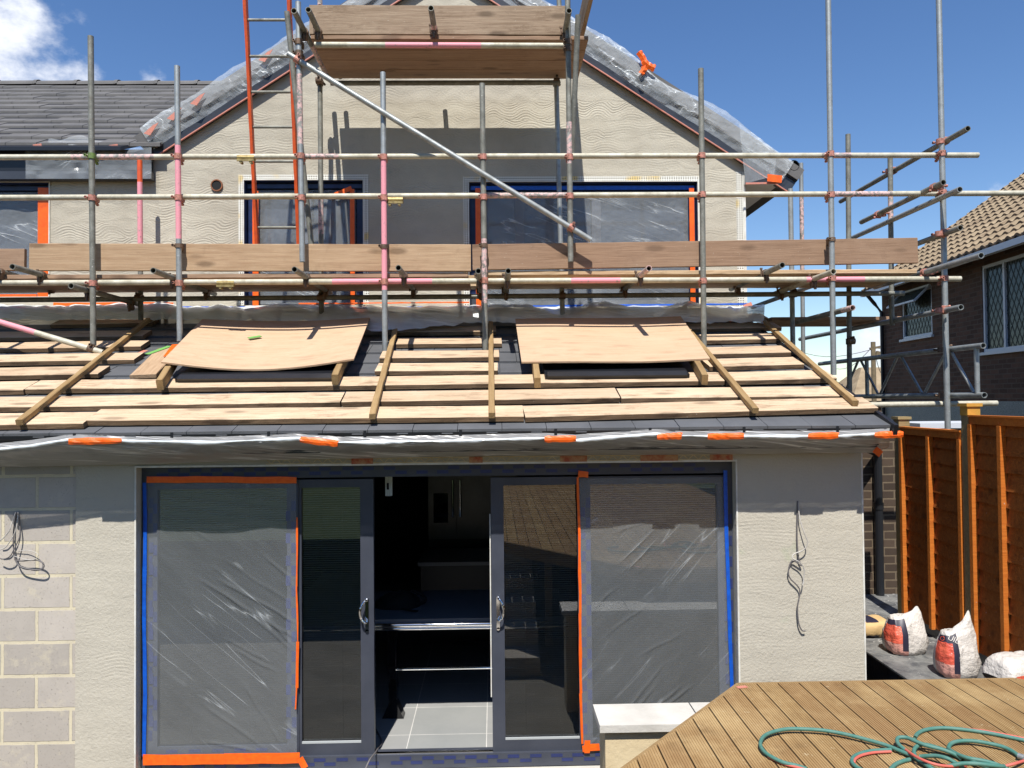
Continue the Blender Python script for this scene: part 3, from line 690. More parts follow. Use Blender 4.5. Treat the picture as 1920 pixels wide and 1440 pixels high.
# roof window under the right plywood sheet
a_, b_ = RP(1022, 700, .1), RP(1290, 694, .1); m = MB()
def onroof(x, y, off): return V((x, y, roofz(y))) + RN*off
ya = (a_.y + b_.y)/2
for nm, (xa, xb) in (('roof_window', (a_.x, b_.x)), ('roof_window', (RP(335,700,.1).x, RP(640,690,.1).x))):
    m = MB(); lo = [onroof(xa, ya, .0), onroof(xb, ya, .0), onroof(xb, ya+1.15, .0), onroof(xa, ya+1.15, .0)]
    m.hexa(lo, [p + RN*.085 for p in lo]); rw = addh(m, nm, M['gutter'])
    m = MB(); lo = [onroof(xa+.02, ya-.012, .07), onroof(xb-.02, ya-.012, .07), onroof(xb-.02, ya+.05, .088), onroof(xa+.02, ya+.05, .088)]; m.hexa(lo, [p + RN*.012 for p in lo]); m.build('window_flashing', M['steel'], rw)

# patio doors / glazed screen
YG = YE + .07
def frbox(m, x0, y0, x1, y1, Y, dep=.07):
    a, z0, b, z1 = rect(x0, y0, x1, y1, Y); m.box((a, Y, z0), (b, Y+dep, z1))
m = MB(); m.box((XL, YG, -.12), (P(276,1150,YG).x, YG+.09, ZT)); m.box((P(1366,1100,YG).x, YG, -.12), (XR, YG+.09, ZT)); m.box((P(276,1150,YG).x, YG, P(818,893,YG).z), (P(1366,1100,YG).x, YG+.09, ZT))
zs1 = P(818, 1413, YG).z; m.box((XL, YG-.012, zs1-.10), (XR, YG+.09, zs1))
m.box((XL, YE-.05, zs1-.135), (XR, YG-.013, zs1-.105), 1)
screen = addh(m, 'glazed_screen_frame', [M['anthracite'], M['coping']])
def blinds(m, x0, x1, z0, z1, Y):
    z = z0
    while z < z1:
        m.add([(x0, Y, z), (x1, Y, z), (x1, Y+.014, z+.009), (x0, Y+.014, z+.009)], [(0,1,2,3)]); z += .0165
def leaf(px0, px1, kind, sl, sr, zb, ztp, Y):
    a, b = P(px0, 1150, Y).x, P(px1, 1150, Y).x; wl_, wr_ = sl, sr
    m = MB(); d = .05
    m.box((a, Y, zb), (a+wl_, Y+d, ztp)); m.box((b-wr_, Y, zb), (b, Y+d, ztp)); m.box((a+wl_, Y, zb), (b-wr_, Y+d, zb+.085)); m.box((a+wl_, Y, ztp-.06), (b-wr_, Y+d, ztp))
    if kind == 'door':
        m.box((a+wl_, Y-.002, zb+.086), (b-wr_, Y+.012, zb+.1), 1)
    o = addh(m, 'patio_door' if kind == 'door' else 'fixed_window', [M['anthracite'], M['cord']])
    g = MB(); g.box((a+wl_, Y+.018, zb+.085), (b-wr_, Y+.024, ztp-.06)); g.build('pane', M['glass'], o)
    g = MB(); blinds(g, a+wl_+.004, b-wr_-.004, zb+.1, ztp-.075, Y+.034); g.build('blind', M['blind'], o)
    g = MB(); 
    for f_ in ((.25, .7) if kind != 'door' else ((.68,) if px0 < 800 else (.28, .9))): xx = lerp(a+wl_, b-wr_, f_); g.box((xx, Y+.029, zb+.1), (xx+.002, Y+.032, ztp-.075))
    g.build('blind_cord', M['cord'], o)
    return o, a, b
zb, ztp = zs1, P(818, 897, YG).z
d1, _, dxr = leaf(558, 701, 'door', .03, .098, zb, ztp, YG+.012)
d2, dxl, _ = leaf(922, 1092, 'door', .095, .03, zb, ztp, YG+.012)
f1, _, _ = leaf(276, 560, 'fixed', .075, .085, zb, ztp, YG+.004)
f2, _, _ = leaf(1088, 1366, 'fixed', .085, .075, zb, ztp, YG+.004)
for d_, x, s_ in ((d1, dxr-.05, -1), (d2, dxl+.048, 1)):
    y = YG + .012; z = P(900, 1150, y).z; m = MB()
    m.box((x-.012, y-.012, z-.115), (x+.012, y-.001, z+.125)); m.tube((x, y-.012, z-.115), (x, y-.001, z-.115), .0125, 12, hollow=False)
    m.path(spline([(x, y-.01, z+.11), (x+s_*.01, y-.045, z+.115), (x+s_*.035, y-.06, z+.07), (x+s_*.042, y-.06, z+.03), (x+s_*.03, y-.055, z-.02), (x+s_*.005, y-.045, z-.045), (x, y-.01, z-.045)], 5), .0085, 10)
    m.build('door_handle', M['chrome'], d_, smooth=False)
m = MB(); xx = P(920.5, 1140, YG).x; m.box((xx-.006, YG+.03, P(920,1310,YG).z), (xx+.002, YG+.035, P(920,965,YG).z)); addh(m, 'lit_edge_strip', M['white'])  # white strip drawn as the sunlit edge of the door frame
m = MB(); m.box((dxr, YG+.0, zs1), (dxl, YG+.03, zs1+.008)); addh(m, 'threshold', M['chrome'])
# printed protective tape patches on the frames
def prints(parent, x0, z0, x1, z1, Y, vert, nm='tape_print_pattern'):
    m = MB(); L = (z1-z0) if vert else (x1-x0); n = int(L/.16)
    for i in range(n):
        for k in range(2):
            s0 = (i + .5*k + random.uniform(.0, .12)) * .16; 
            if random.random() < .1 or s0 + .06 > L: continue
            if vert: w_ = (x1-x0)/2; xa = x0 + k*w_ + .004; m.box((xa, Y-.0022, z0+s0), (xa+w_*.82, Y-.0008, z0+s0+.075))
            else: w_ = (z1-z0)/2; za = z0 + k*w_ + .002; m.box((x0+s0, Y-.0022, za), (x0+s0+.085, Y-.0008, za+w_*.75))
    m.build(nm, M['print'], parent)
prints(screen, XL+.01, .15, XL+.09, ZT-.05, YG, True); prints(screen, XR-.075, .3, XR-.008, ZT-.05, YG, True)
prints(screen, XL+.1, ZT-.075, XR-.1, ZT-.01, YG, False); prints(screen, XL+.05, zs1-.07, XR-.1, zs1-.006, YG-.012, False)
a = P(535, 1150, YG).x; prints(f1, a, .12, a+.082, ztp-.1, YG+.004, True); a = P(1089, 1150, YG).x; prints(f2, a+.004, .12, a+.082, ztp-.1, YG+.004, True)
a = P(277, 1150, YG).x; prints(f1, a, .12, a+.07, ztp-.1, YG+.004, True); prints(f1, P(290,1400,YG).x, zb+.01, P(530,1400,YG).x, zb+.07, YG+.004, False)

# films over the two fixed windows
def flat_film(px0, py0, px1, py1, Y, mat, seed, label, folds):
    x0, z0, x1, z1 = rect(px0, py0, px1, py1, Y); rows = []
    W_, H_ = x1-x0, z1-z0; fs = []
    for (ua, va, ub, vb, hh) in folds:
        a_, b_ = V((ua*W_, va*H_)), V((ub*W_, vb*H_)); fs.append((a_, (b_-a_).normalized(), (b_-a_).length, hh))
    for i in range(131):
        r = []
        for j in range(211):
            u, v = i/130, j/210; e = min(u, 1-u, v, 1-v); p = V((u*W_, v*H_)); add = 0
            for a_, d_, L_, hh in fs:
                q = p - a_; t_ = q.dot(d_); k = abs(q.x*d_.y - q.y*d_.x + .012*noise.noise(V((t_*6, hh*900, 0))))
                if k < .04 and -.05 < t_ < L_+.05: add += hh*math.exp(-(k/.0085)**2)*max(0, min(1, t_/.12+.3))*max(0, min(1, (L_-t_)/.12+.3))
            r.append(V((lerp(x0, x1, u), Y + noise.noise(V((u*2.5, v*3, seed)))*.02*min(1, e*6) + noise.noise(V((u*9+v*7, v*4, seed)))*.003 - add, lerp(z0, z1, v))))
        rows.append(r)
    m = MB(); m.grid(rows); return m.build('plastic_sheet', mat, smooth=True, label=label, cat='plastic sheet', group='protective plastic sheets')
def tape(parent, pts, w, Y, mat='orange', rag=.0):
    m = MB(); pts = [P(x, y, Y) for x, y in pts]; 
    for i in range(len(pts)-1):
        a, b = pts[i], pts[i+1]; n = max(2, int((b-a).length/.12))
        t_ = (b-a).normalized(); pr = V((-t_.z, 0, t_.x)); rr = []
        for k in range(n+1):
            c = lerp(a, b, k/n); j1, j2 = random.uniform(-rag, rag), random.uniform(-rag, rag)
            rr.append([c + pr*(w/2+j1), c + V((0, -.0015, 0)), c - pr*(w/2+j2)])
        m.grid(rr)
    return m.build('tape', M[mat], parent)
YFm = YE - .004
YFm = YG - .018
sh = flat_film(272, 896, 556, 1418, YFm, M['film_lo_l'], 2, 'clear plastic sheet over left fixed pane, orange tape along its bottom',
    [((a-612)/638, 1-(b-215)/1175, (c-612)/638, 1-(d-215)/1175, h) for a, b, c, d, h in ((850,650,1240,900,.008),(930,650,1245,830,.009),(720,270,860,330,.005),(740,370,890,490,.006),(880,360,960,410,.005),(900,600,1000,660,.006),(1110,540,1235,650,.007),(950,900,1140,1000,.006),(980,940,1160,1040,.006),(850,1165,1100,1350,.007),(870,1330,1080,1370,.008),(1020,1090,1180,1340,.006),(1100,780,1240,940,.008),(860,370,1010,400,.004),(1180,600,1245,700,.006),(930,690,1245,960,.006),(700,300,760,420,.004),(940,560,1245,760,.004))])
tape(sh, [(275,899),(556,900)], .047, YFm-.004, 'orange', .003); tape(sh, [(268,1425),(420,1423),(562,1421)], .078, YFm-.02, 'orange', .003); tape(sh, [(562,1421),(572,1440)], .05, YFm-.024)
tape(sh, [(271,905),(272,1000),(270,1150),(272,1300),(270,1418)], .027, YFm-.006, 'blue', .002)
tape(sh, [(557,970),(556,1100),(558,1203)], .012, YFm-.005, 'orange', .003); tape(sh, [(558,1203),(556,1290)], .022, YFm-.007, 'orange', .004); tape(sh, [(556,1290),(554,1330)], .01, YFm-.007)
sh = flat_film(1089, 896, 1368, 1404, YFm, M['film_lo_r'], 6, 'clear plastic sheet over right fixed pane, edged with blue tape',
    [((a-470)/690, 1-(b-90)/1170, (c-470)/690, 1-(d-90)/1170, h) for a, b, c, d, h in ((640,460,810,320,.007),(660,500,810,375,.007),(610,335,800,270,.004),(750,490,800,450,.005),(630,1140,850,900,.006),(660,1150,810,990,.006),(720,1150,930,990,.008),(750,1150,975,995,.008),(540,640,640,560,.005),(740,860,940,760,.004),(480,1255,560,1180,.007),(600,760,800,620,.004),(860,1090,930,1050,.005),(480,150,900,120,.004),(700,180,1100,100,.004))])
tape(sh, [(1083,895),(1086,1000),(1088,1150),(1089,1300),(1092,1395)], .02, YFm-.006, 'orange', .003)
tape(sh, [(1084,889),(1103,890)], .045, YFm-.008, 'orange', .004); tape(sh, [(1092,1404),(1124,1400)], .05, YFm-.012, 'orange', .004); tape(sh, [(1101,1388),(1101,1412)], .045, YFm-.014, 'orange', .004)
tape(sh, [(1360,882),(1362,1000),(1366,1100),(1369,1200),(1373,1300)], .028, YFm-.006, 'blue', .001)

# draped sheet along the eave
rows = []; tapes = [(128,228,827),(562,633,828),(1021,1080,823),(1232,1278,818),(1327,1395,818),(1515,1572,817),(1640,1694,815)]
topl = [(-40,848),(60,838),(130,826),(228,829),(400,832),(560,824),(633,832),(850,829),(1020,824),(1080,828),(1150,822),(1230,816),(1280,820),(1327,820),(1395,820),(1515,820),(1572,820),(1640,816),(1668,814)]
botl = [(-40,877),(255,871),(500,863),(900,855),(1380,852),(1640,849),(1668,838)]
def interp(l, x):
    for (a, b), (c, d) in zip(l[:-1], l[1:]):
        if a <= x <= c: return lerp(b, d, (x-a)/(c-a))
    return l[0][1] if x < l[0][0] else l[-1][1]
N = 420
for i in range(N+1):
    px = lerp(-40, 1668, i/N); yt = interp(topl, px); yb = interp(botl, px); r = []
    near = min(abs(px - (t0+t1)/2) / 160 for t0, t1, _ in tapes)
    fan = max(0, 1 - near)
    for j in range(15):
        v = j/14
        # rolled, sunlit top edge then the sheet falls back towards the wall
        if v < .15: yy = 5.345 - .012*math.sin(v/.15*math.pi*.5); py = lerp(yt-13, yt, v/.15)
        else:
            w_ = (v-.15)/.85; yy = lerp(5.333, 5.66, w_**1.3); py = lerp(yt, yb, w_**.8)
        k_ = noise.noise(V((px*.045 + (v*3.5*(1 if (px//200) % 2 else -1)), v*.8, 1)))*.022*math.sin(min(1, v)*math.pi)
        k_ += noise.noise(V((px*.14 + v*7*(1 if (px//160) % 2 else -1), v*.6, 4)))*.008*math.sin(min(1, v*1.05)*math.pi)
        r.append(P(px, py, yy + k_))
    rows.append(r)
m = MB(); m.grid(rows)
M['film_roll'] = film('rolled_film', .8, .2, .05, (1.2, 30, 1), 1, contour=10, bumpd=.01)  # paler copy of the eave film, coloured as its sunlit rolled edge
M['film_gut'] = film('gutter_film', .74, .3, .1, (.7, 20, 1), 1, contour=30, bumpd=.015, col=(.36,.355,.345), rough=.28, whiten=.8, lo=.36)  # grey base puts the shade of the sheet's underside into its colour
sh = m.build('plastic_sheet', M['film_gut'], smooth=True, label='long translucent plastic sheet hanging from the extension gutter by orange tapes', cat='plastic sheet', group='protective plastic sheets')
rows = []
for i in range(N+1):
    px = lerp(-40, 1668, i/N); yt = interp(topl, px); h_ = 3.0 + 3*noise.noise(V((px*.012, 7, 0))) + 1.5*noise.noise(V((px*.05, 3, 0)))
    rows.append([P(px, yt - 3 + h_*2*(math.sin(a*math.pi-math.pi/2)*.5+.5) - h_*.6, 5.334 - .012*math.sin(a*math.pi)) for a in [j/6 for j in range(7)]])
m = MB(); m.grid(rows); m.build('rolled_edge', M['film_roll'], sh, smooth=True)
for k, (t0, t1, ty) in enumerate(tapes):
    m = MB(); tilt = (8 if k == 1 else 0) - (1.5 if k != 1 else 0); rr = []
    for i in range(9):
        px = lerp(t0, t1, i/8); c = ty + tilt*(i/8-.5); w_ = 6.5 + random.uniform(-1, .8) - (1.5 if i in (0, 8) else 0)
        rr.append([P(px + (k % 2)*2, c-w_, 5.325), P(px, c-w_*.4, 5.316-random.uniform(0,.006)), P(px, c+w_*.3, 5.314-random.uniform(0,.006)), P(px, c+w_, 5.318)])
    m.grid(rr); m.build('tape', M['orange'], sh)
m = MB(); m.beam(P(1640, 842, 5.5), P(1652, 852, 5.5), .004, .05); m.build('tape', M['orange'], sh)

# sheet draped where lean-to meets the main wall
rows = []
for i in range(161):
    px = lerp(-20, 1432, i/160)
    yt = 574 + 1.0*math.sin(px*.02); yb = interp([(-20,597),(90,600),(270,598),(420,600),(640,603),(700,622),(760,618),(900,604),(1000,606),(1432,604)], px)
    r = []
    for j in range(10):
        v = j/9; pt = P(px, yt, YW-.01); rb = RP(px, yb, .10)
        c = lerp(pt, rb, v); c = c + V((0, -.03*math.sin(v*math.pi), .09*math.sin(v*math.pi)*(.7 + noise.noise(V((px*.012, 2, 1))))))
        c += V((0, 0, noise.noise(V((px*.05, v*2, 3)))*.03))
        r.append(c)
    rows.append(r)
m = MB(); m.grid(rows); sh = m.build('plastic_sheet', M['film_drape'], smooth=True, label='rumpled clear plastic sheet draped along the top of the lean-to roof', cat='plastic sheet', group='protective plastic sheets')
tape(sh, [(100,572),(325,571)], .05, YW-.03, 'orange', .004); tape(sh, [(0,578),(48,578)], .03, YW-.03, 'orange', .004); tape(sh, [(330,576),(700,577),(1410,570)], .02, YW-.03, 'blue', .002)
tape(sh, [(325,575),(312,596)], .05, YW-.10, 'orange', .004); tape(sh, [(560,569),(880,567)], .015, YW-.034, 'orange', .003); tape(sh, [(1360,588),(1372,604)], .04, 8.2, 'orange_dull', .004); tape(sh, [(805,598),(815,608)], .04, 8.1, 'orange', .004)
tape(sh, [(1395,576),(1410,570)], .05, YW-.036, 'orange_dull', .004)

# ------------------------------------------------------------------ interior
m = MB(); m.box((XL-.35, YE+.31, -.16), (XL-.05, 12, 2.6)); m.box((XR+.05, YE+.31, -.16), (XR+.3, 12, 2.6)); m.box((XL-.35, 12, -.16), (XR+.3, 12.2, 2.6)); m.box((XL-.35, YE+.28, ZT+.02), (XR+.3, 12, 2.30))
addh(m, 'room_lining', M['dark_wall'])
tb = empty('dining_table', (0, 6.9, 0), 'grey topped dining table with chrome edge inside the open doors', 'table')
zt_ = P(820, 1160, 6.35).z
m = MB(); m.box((-1.6, 6.35, zt_-.03), (.6, 7.3, zt_)); m.build('tabletop', M['greytop'], tb)
m = MB(); m.tube((-1.6, 6.335, zt_-.045), (.6, 6.335, zt_-.045), .018, 12, hollow=False); m.tube((-1.6, 6.345, zt_-.075), (.6, 6.345, zt_-.075), .014, 12, hollow=False); m.build('chrome_edge', M['chrome'], tb, smooth=True)
xa = P(736, 1250, 6.5).x
m = MB(); pr = [(zt_-.09, .09, .0), (zt_-.25, .07, -.03), (zt_-.42, .075, -.05), (.38, .06, -.02), (.30, .05, 0), (.22, .07, .0), (.10, .06, 0), (.02, .13, 0), (-.03, .18, 0)]
for (z1_, w1, o1), (z2_, w2, o2) in zip(pr[:-1], pr[1:]):
    m.hexa([V((xa-w2/2, 6.5+o2, z2_)), V((xa+w2/2, 6.5+o2, z2_)), V((xa+w2/2, 6.62+o2, z2_)), V((xa-w2/2, 6.62+o2, z2_))], [V((xa-w1/2, 6.5+o1, z1_)), V((xa+w1/2, 6.5+o1, z1_)), V((xa+w1/2, 6.62+o1, z1_)), V((xa-w1/2, 6.62+o1, z1_))])
m.build('pedestal', M['gloss_black'], tb)
m = MB(); m.tube((xa, 6.6, P(850,1253,6.6).z), (.5, 6.6, P(850,1253,6.6).z), .012, 10, hollow=False); m.build('stretcher', M['chrome'], tb)
bg_ = MB(); c = V((P(745, 1130, 6.75).x, 6.75, zt_))
rings = []; 
for i in range(7):
    th = i/6*math.pi/2; rr = math.cos(th); zz = math.sin(th)*.13
    rings.append([c + V((math.cos(a)*.2*rr*(1+.25*noise.noise(V((math.cos(a)*2, math.sin(a)*2, i))))+.03*i/6, math.sin(a)*.13*rr*(1+.2*noise.noise(V((a, 1, i)))), zz*(1+.3*noise.noise(V((a, 4, 0)))))) for a in [k/16*2*math.pi for k in range(17)]])
bg_.grid(rings); bag = bg_.build('tool_bag', M['matt_black'], smooth=True, label='black crumpled bag lying on the table inside the doorway', cat='bag')
m = MB(); m.path(spline([c+V((.18,-.03,.02)), c+V((.25,.0,.05)), c+V((.2,.02,.1)), c+V((.12,.02,.13))], 4), .012, 6); m.beam(c+V((.05,-.12,.01)), c+V((.19,-.2,.008)), .04, .006); m.build('strap', M['matt_black'], bag)
isl = empty('kitchen_island', (0, 8.8, 0), 'dark kitchen island with thin pale worktop behind the dining table', 'kitchen unit')
xa, xb = P(783, 1060, 8.5).x, 1.6; zi = P(850, 1054, 8.5).z
m = MB(); m.box((xa, 8.5, zi-.04), (xb, 9.3, zi)); m.build('worktop', M['greytop'], isl)
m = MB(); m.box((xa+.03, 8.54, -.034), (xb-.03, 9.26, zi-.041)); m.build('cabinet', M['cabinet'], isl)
fr_ = empty('fridge', (0, 9.9, 0), 'tall dark steel double door fridge at back of the kitchen', 'fridge')
x0, _, x1, _ = rect(803, 885, 925, 1000, 9.6); m = MB(); m.box((x0, 9.64, -.034), (x1+.3, 10.3, 1.95)); m.build('cabinet_body', M['cabinet'], fr_)
xm = P(856, 930, 9.6).x
for a_, b_ in ((x0, xm-.004), (xm+.004, x1+.3)): 
    m = MB(); m.box((a_, 9.6, .9), (b_, 9.637, 1.94)); m.build('door', M['steel'], fr_)
for s_ in (-1, 1):
    m = MB(); xx = xm + s_*.045; m.tube((xx, 9.56, P(856,968,9.6).z), (xx, 9.56, P(856,900,9.6).z), .016, 10, hollow=False); m.build('door_handle', M['chrome'], fr_)
m = MB(); a_, z0, b_, z1 = rect(813, 925, 840, 980, 9.6); m.box((a_, 9.59, z0), (b_, 9.598, z1)); m.build('water_dispenser', M['gloss_black'], fr_)
st = MB(); x0, z0, x1, z1 = rect(722, 880, 735, 930, 5.95)
for i in range(4): st.box((lerp(x0, x1, i/4)+.001, 5.95, z0), (lerp(x0, x1, (i+1)/4)-.001, 5.965, z1+.12))
st.box((x0, 5.966, z0), (x1, 5.975, z1+.12))
o = st.build('hanging_blind', M['pale_strip'], label='narrow pale ribbed blind strip hanging at the top of the doorway', cat='blind')
m = MB(); m.box((x0+.014, 5.944, z0+.05), (x0+.03, 5.949, z0+.1)); m.build('latch', M['matt_black'], o)
cb = MB(); cb.path(spline([P(684,1445,5.55), P(693,1425,5.6), P(703,1412,5.72), P(709,1402,5.9), V((-.9,6.1,-.025)), V((-1.1,6.6,-.025))], 6), .006, 8); cb.build('power_cable', M['cable_dark'], label='black cable trailing over the sill of the open patio doors', cat='cable')

# cables hanging from the walls
def z4(u, v): return (1400+u/2.769, 740+v/2.769)
cab = MB()
pts = [z4(268,552), z4(275,640), z4(300,720), z4(316,765), z4(296,805), z4(245,828), z4(240,850), z4(275,870), z4(298,905), z4(296,960), z4(290,990)]
dep = [.0,.03,.045,.05,.045,.04,.045,.05,.05,.045,.045]
cab.path(spline([P(x, y, YE-.014-d) for (x, y), d in zip(pts, dep)], 5), .0042, 6)
pts = [z4(264,552), z4(262,640), z4(262,760), z4(270,850), z4(285,888), z4(240,862), z4(220,895), z4(222,948), z4(275,1012), z4(264,1100), z4(270,1185), z4(288,1224), z4(305,1225)]
cab.path(spline([P(x, y, YE-.016-min(.02, .006*i)) for i, (x, y) in enumerate(pts)], 5), .0052, 6, 1)
cab.build('wall_cable', [M['cable'], M['cable_dark']], label='tangled thin cable dangling from the rendered wall right of the doors', cat='cable')
cab = MB()
def zc(u, v): return (u/8, 920+v/8)
for pts, mi, r_ in (([(270,310),(265,420),(235,600),(160,740),(80,850),(-20,890)], 0, .004), ([(240,310),(200,420),(165,520),(140,600),(40,720),(-30,760)], 0, .004),
                ([(270,310),(300,560),(290,700),(240,820),(200,900),(150,985),(60,1025),(-20,1010)], 1, .0045), ([(250,320),(205,600),(205,900),(250,1030),(330,1055),(500,1040),(610,1060),(660,1115),(640,1170),(550,1190),(330,1150),(240,1060),(205,930)], 1, .005), ([(195,930),(400,895),(540,930),(570,980),(520,1030),(400,1035),(205,980)], 0, .0025)):
    cab.path(spline([P(*zc(u, v), YE-.006-.05*math.sin(min(1, i/len(pts))*math.pi*.8)) for i, (u, v) in enumerate(pts)], 5), r_, 6, mi)
wc = cab.build('wall_cable', [M['cable'], M['cable_dark']], label='bundle of grey cables hanging in loops from the blockwork wall', cat='cable')

# ------------------------------------------------------------------ scaffold
scaf = empty('scaffold', (0, 7.6, 3.0), 'galvanised steel tube scaffold with pink painted poles round the house gable', 'scaffold')
def mt(name):
    return {'g': 'galv', 'd': 'galv_dull', 'w': 'galv_warm', 'p': 'pink', 'f': 'pinkfaint', 'o': 'orange_tube', 'r': 'galv_dull'}[name]
def tube(name, a, b, mats='g', segs=None, r=TR, n=18, parent=scaf):
    a = V(a); b = V(b); L = (b-a).length; x = (b-a).normalized()
    q = x.to_track_quat('X', 'Z'); m4 = Matrix.Translation(a) @ q.to_matrix().to_4x4()
    m = MB(); m.tube((0,0,0), (L,0,0), r, n, segs=segs)
    o = m.build(name, [M[mt(c)] for c in mats], parent, mat4=m4)
    return o
def smooth_tube(o):
    me = o.data
    for p in me.polygons:
        if len(p.vertices) == 4: p.use_smooth = True
    me.set_sharp_from_angle(angle=math.radians(40))
def coup(parent, c, d1, d2, mat='coupler', s=1.0, off=None):
    c = V(c); d1 = V(d1).normalized(); d2 = V(d2).normalized(); n_ = d1.cross(d2).normalized()
    m = MB(); m.tube(c - d1*.026*s, c + d1*.026*s, TR+.009, 14, hollow=False)
    c2 = c + (V(off) if off is not None else n_*2*TR)
    m.tube(c2 - d2*.026*s, c2 + d2*.026*s, TR+.009, 14, hollow=False)
    m.beam(lerp(c, c2, .2), lerp(c, c2, .8), .05, .05)
    for sgn, cc, dd, ee in ((1, c, d1, d2), (-1, c2, d2, d1)):
        e = dd.cross((c2-c).normalized()).normalized()
        m.tube(cc + e*(TR+.012)*sgn + (c2-c).normalized()*.03*sgn, cc + e*(TR+.012)*sgn - (c2-c).normalized()*.05*sgn, .008, 8, hollow=False)
        m.tube(cc + e*(TR+.012)*sgn - (c2-c).normalized()*.032*sgn, cc + e*(TR+.012)*sgn - (c2-c).normalized()*.05*sgn, .014, 6, hollow=False)
    return m.build('coupler', M[mat], parent)
UP = V((0,0,1)); XX = V((1,0,0)); YY = V((0,1,0))
stds = {}
def std(key, x0, y0, x1, y1, Y, mats='g', segs=None, Y2=None):
    a, b = P(x0, y0, Y), P(x1, y1, Y2 or Y); o = tube('standard', b, a, mats, segs); smooth_tube(o); stds[key] = (o, a, b); return o
std('S1', 170, 68, 175, 648, YF, 'dg', [(0,.95,0),(.95,1,0)])
std('S2', 332, 124, 337, 640, YF, 'gpg', [(0,.37,0),(.37,.71,1),(.71,1,2)])
std('S3', 559, 4, 567, 491, YF-.02, 'gf', [(0,.45,0),(.45,.72,1),(.72,1,0)])
std('S4', 718, 136, 722, 660, YF, 'gp', [(0,.22,0),(.22,.7,1),(.7,1,0)])
std('S5', 904, 157, 910, 660, YF, 'df', [(0,.18,0),(.18,.42,1),(.42,1,0)])
std('S6', 1064, -30, 1070, 491, YF-.02, 'df', [(0,.35,0),(.35,.5,1),(.5,1,0)])
std('S7', 1314, 129, 1320, 650, YF, 'dg')
std('S8', 1552, -60, 1563, 703, YF, 'gg')
std('S9', 1759, -60, 1777, 806, YF, 'gg')
std('B1', 262, 300, 264, 600, YB, 'dpo', [(0,.45,0),(.45,.86,1),(.86,.999,2)])
std('B2', 600, 146, 603, 598, YB, 'df', [(0,.35,0),(.35,.5,1),(.5,1,0)])
std('B3', 1043, 156, 1055, 598, YB, 'gd')
std('L1', 538, 22, 584, 462, 7.35, 'd', Y2=7.6)
std('L2', 1084, 28, 1072, 300, 7.0, 'd', Y2=7.3)
std('R1', 1590, 252, 1593, 735, 8.15, 'd')
std('R2', 1669, 292, 1672, 590, 8.1, 'df', [(0,.6,0),(.6,.75,1),(.75,1,0)])
std('R3', 1482, 354, 1487, 672, 8.2, 'g')
std('R4', 1502, 306, 1506, 665, 9.6, 'gf', [(0,.3,0),(.3,.85,1),(.85,1,0)])
std('T1', 598, -60, 600, 10, 8.15, 'f')
std('T2', 1046, -40, 1049, 20, 8.15, 'd')
# ledgers and guard rails lie just behind the standards
YL = YF + 2*TR + .004
def led(name, pts, Y, mats='w', segs=None):
    a, b = P(*pts[0], Y), P(*pts[1], Y); o = tube(name, a, b, mats, segs); smooth_tube(o); return o, a, b
g1 = led('guard_rail', [(-60,295),(1834,291)], YL, 'wf', [(0,.1,0),(.1,.18,1),(.18,.32,0),(.32,.36,1),(.36,.84,0),(.84,.87,1),(.87,1,0)])
g2 = led('guard_rail', [(-60,371),(1990,362)], YL, 'wf', [(0,.46,0),(.46,.54,1),(.54,.78,0),(.78,.84,1),(.84,1,0)])
l1 = led('ledger', [(-60,531),(1801,523)], YL, 'wp', [(0,.36,0),(.36,.46,1),(.46,.60,0),(.60,.65,1),(.65,.84,0),(.84,.90,1),(.90,1,0)])
l2 = led('ledger', [(-60,563),(1695,550)], YB-.06, 'd')
l3 = led('ledger', [(590,84),(1062,86)], YL, 'wp', [(0,.28,0),(.28,.66,1),(.66,1,0)])
l4 = led('ledger', [(620,156),(1050,155)], YB-.06, 'd')
l5 = led('ledger', [(1628,759),(1869,756)], YL, 'w')
# joint sleeves on the rails
for px, py, w_ in ((462,302,13), (740,381,13), (424,537,16)):
    m = MB(); c = P(px, py-6, YL); m.tube(c-XX*.08, c+XX*.08, TR+.006, 14, hollow=False)
    for s_ in (-1, 1): m.tube(c+XX*.045*s_+V((0,-.03,-.045)), c+XX*.045*s_+V((0,.02,-.045)), .014, 8, hollow=False)
    m.box(c+V((-.08,-.035,-.04)), c+V((.08,-.02,-.02))); m.build('joint_sleeve', M['brass'], (g1 if py < 320 else g2 if py < 400 else l1)[0])
def at_on(key, py):
    o, a, b = stds[key]; pa = a; pb = b
    # point on standard whose pixel row is py
    best = min((abs(pix(lerp(pa, pb, t/200))[1]-py), t) for t in range(201)); return o, lerp(pa, pb, best[1]/200)
def pix(p):
    d = R.transposed() @ (p - CAM); return 960 + F*d.x/-d.z, 720 - F*d.y/-d.z
for key, ys in (('S1',(293,371,530)), ('S2',(293,371,530,462)), ('S3',(294,371)), ('S4',(294,371,529,462)), ('S5',(294,371,527,460)), ('S6',(294,369)), ('S7',(292,366,526)), ('S8',(290,364,524,448)), ('S9',(289,363,522))):
    for y in ys:
        o, c = at_on(key, y); mat = 'coupler_green' if (key, y) == ('S1', 293) else ('coupler' if y in (462,460,448) else 'coupler_pink')
        coup(o, c, UP, XX, mat, 1.0 if mat != 'coupler' else .7, off=(0, 2*TR+.004, 0))
for key, ys in (('S3',(80,101)), ('S6',(78,92))):
    for y in ys:
        o, c = at_on(key, y); coup(o, c, UP, YY if y > 90 else XX, 'coupler', 1, off=(0, 2*TR+.02, 0))
for key, ys in (('B1',(560,)), ('B2',(156,560)), ('B3',(156,555)), ('R1',(640,)), ('R3',(553,))):
    for y in ys:
        o, c = at_on(key, y); coup(o, c, UP, XX, 'coupler', 1.2, off=(0, -2*TR, 0))
